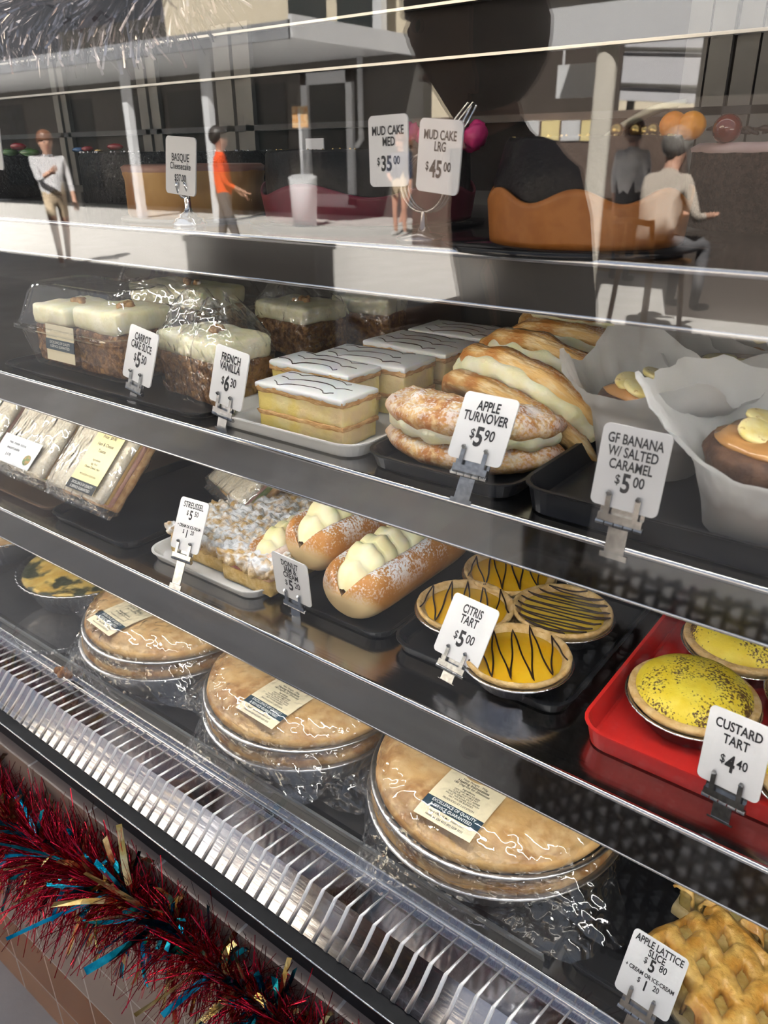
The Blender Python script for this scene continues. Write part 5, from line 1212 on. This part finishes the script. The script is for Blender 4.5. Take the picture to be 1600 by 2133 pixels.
    for f in nm.polygons:
        c = f.center; best = (9, 0)
        for a, b, ga, gb, ka, kb in segs:
            ab = b - a; t_ = max(0, min(1, (c - a).dot(ab) / ab.length_squared)); d = (c - (a + ab * t_)).length - .5 * (R_[ka] * (1 - t_) + R_[kb] * t_)
            if d < best[0]: best = (d, (ga if t_ < .5 else gb))
        g = best[1]
        if g == 2 and not cols.get('long') and c.z < hz_ - .35 and seat is None: g = 3
        f.material_index = g if g != 3 else 0
    root = thing('person', label, 'person', loc, facing); B.parent = root; root.scale = (scale,) * 3
    def hr(d): return 1 + .05 * nz(d, 4, 3) + (hair[1] if d.z < 0 and d.y > -.1 else 0) * (-d.z)
    h = MB(); h.ball((0, .018 - lean * .72, hz_ + .722), .112, 24, 16, fn=hr, sc=(.98, 1.05, 1.05))
    keep = [(fc, 0) for fc in h.f if sum(h.v[i][2] for i in fc) / 4 > hz_ + .70 - .0 or sum(h.v[i][1] for i in fc) / 4 > .0 - lean * .72]
    h.f = [a for a, _ in keep]; h.mi = [0] * len(keep)
    ho = h.build('hair', hair[0], root); md = ho.modifiers.new('thickness', 'SOLIDIFY'); md.thickness = .015
    e = MB()
    for s_ in (-1, 1): e.ball((s_ * .033, -.088 - lean * .675, hz_ + .68), .012, 8, 6)
    e.build('eyes', mat('dark_eyes', (.03, .02, .02), rough=.3), root)
    e = MB(); e.ball((0, -.09 - lean * .61, hz_ + .612), .02, 10, 6, sc=(1.2, .4, .35)); e.build('mouth', mat('lips', (.4, .15, .13), rough=.5), root)
    return root
HB = mat('brown_hair', (.1, .04, .02), (.16, .07, .035), scale=60, rough=.5); HD = mat('dark_hair', (.015, .012, .011), (.03, .024, .02), scale=60, rough=.45)
HG = mat('grey_hair', (.12, .11, .1), (.2, .19, .18), scale=60, rough=.5)
WT = cloth('white_shirt', (.72, .72, .75)); KH = cloth('khaki_shorts', (.5, .4, .28)); NV = cloth('navy_shirt', (.03, .035, .06)); HV = cloth('orange_vest', (.85, .1, .02)); BL = cloth('black_clothes', (.02, .02, .022)); GY = cloth('grey_trousers', (.12, .12, .13)); CR_ = cloth('cream_shirt', (.5, .44, .38)); PKS = cloth('pale_pattern_shorts', (.6, .5, .52)); SHO = cloth('white_trainers', (.7, .7, .7))
G0 = lambda v_: (v_.x, v_.y, 0)
person('person in a white top and khaki shorts walking with a red phone', G0(out(95, 300, 6.2)), 1.9, dict(stride=.22, armr=(.2, -.12, .2, .08, -.3, .3)), dict(top=WT, low=KH, shoe=SHO), (HB, .1))
person('person in an orange safety vest walking past the veranda', G0(out(458, 300, 7.0)), .85, dict(stride=.2, arml=(-.17, -.05, .16, -.1, -.2, .05), armr=(.17, -.05, .16, .1, -.22, .08)), dict(top=HV, low=GY, shoe=BL, long=1), (HD, .05))
person('person in a dark shirt standing across the square', G0(out(833, 300, 12.5)), 3.0, dict(armr=(.22, -.1, .18, .08, -.26, .1)), dict(top=NV, low=KH, shoe=SHO), (HB, .05))
person('person in pale shorts and white shoes walking away', G0(out(862, 300, 14.5)), .4, dict(stride=.25), dict(top=BL, low=PKS, shoe=SHO), (HB, .25))
ps = out(1375, 400, 6.0)
person('person in a cream shirt seated on a timber stool, seen from behind', G0(ps), 0.45, dict(lean=.18, arml=(-.26, -.1, .2, -.16, -.34, .2), armr=(.26, -.1, .2, .16, -.34, .2)), dict(top=CR_, low=GY, shoe=BL, long=1), (HG, .05), seat=.68)
person('person with brown hair choosing fruit at the market stall', G0(out(1322, 300, 9.2)), 0.3, dict(), dict(top=WT, low=BL, shoe=BL, long=1), (HB, .25))
person('person with long dark hair standing close to the front glass', (-.655, YV(1.02), 0), 3.9, dict(lean=.28, arml=(-.21, .0, .2, -.09, -.2, .2), armr=(.21, .0, .2, .09, -.2, .2)), dict(top=BL, low=BL, shoe=BL, long=1), (HD, .5), scale=1.0)
TIM = mat('stool_timber', (.3, .15, .06), (.36, .19, .08), scale=6, rough=.5)
t = thing('bar_stool', 'timber stool with a low back under the person in the cream shirt', 'stool', G0(ps), .45)
m = MB(); m.box((-.2, -.22, .64), (.2, .18, .675)); m.build('seat', TIM, t, smooth=False)
for sx_ in (-1, 1):
    for sy_ in (-1, 1): m = MB(); m.tube([(sx_ * .17, sy_ * .16, .64), (sx_ * .21, sy_ * .2, 0)], .02, 8); m.build('leg', TIM, t)
    m = MB(); m.tube([(sx_ * .19, .18, .66), (sx_ * .2, .24, .98)], .018, 8); m.build('back_post', TIM, t)
m = MB(); m.tube([(-.2, .24, .95), (0, .27, .97), (.2, .24, .95)], .022, 8); m.build('backrest', TIM, t)

# ---- rattan chair standing in front of the counter
RAT = mat('grey_rattan', (.17, .165, .155), (.22, .215, .2), scale=120, rough=.5)
t = thing('rattan_chair', 'grey rattan cafe chair whose weave is mirrored in the shelf lips', 'chair', (-.18, -.14, 0))
m = MB()
X0, X1, ZA, ZB_ = -.29, .29, .28, .88
for k in range(24):
    x = X0 + (X1 - X0) * (k + .5) / 24
    m.tube([(x, .006 * (1 if (j + k) % 2 else -1), ZA + (ZB_ - ZA) * j / 26) for j in range(27)], .0052, 5)
for j in range(26):
    z = ZA + (ZB_ - ZA) * (j + .5) / 26
    m.tube([(X0 + (X1 - X0) * k / 48, .006 * (-1 if ((k // 2) + j) % 2 else 1), z) for k in range(49)], .0062, 5)
m.build('backrest', RAT, t)
m = MB(); m.tube([(X0, 0, 0), (X0, 0, .9), (X0 + .04, 0, .93), (X1 - .04, 0, .93), (X1, 0, .9), (X1, 0, 0)], .016, 8); m.build('frame', RAT, t)
m = MB()
for k in range(24): m.tube([(X0 + .58 * (k + .5) / 24, -.02 - .44 * j / 20, .44 + .004 * (1 if (j + k) % 2 else -1)) for j in range(21)], .005, 5)
for j in range(20): m.tube([(X0 + .58 * k / 24, -.02 - .44 * (j + .5) / 20, .44 + .004 * (-1 if (k + j) % 2 else 1)) for k in range(25)], .006, 5)
m.build('seat', RAT, t)
for sx_ in (X0, X1): m = MB(); m.tube([(sx_, -.47, .44), (sx_, -.48, 0)], .015, 8); m.build('leg', RAT, t)
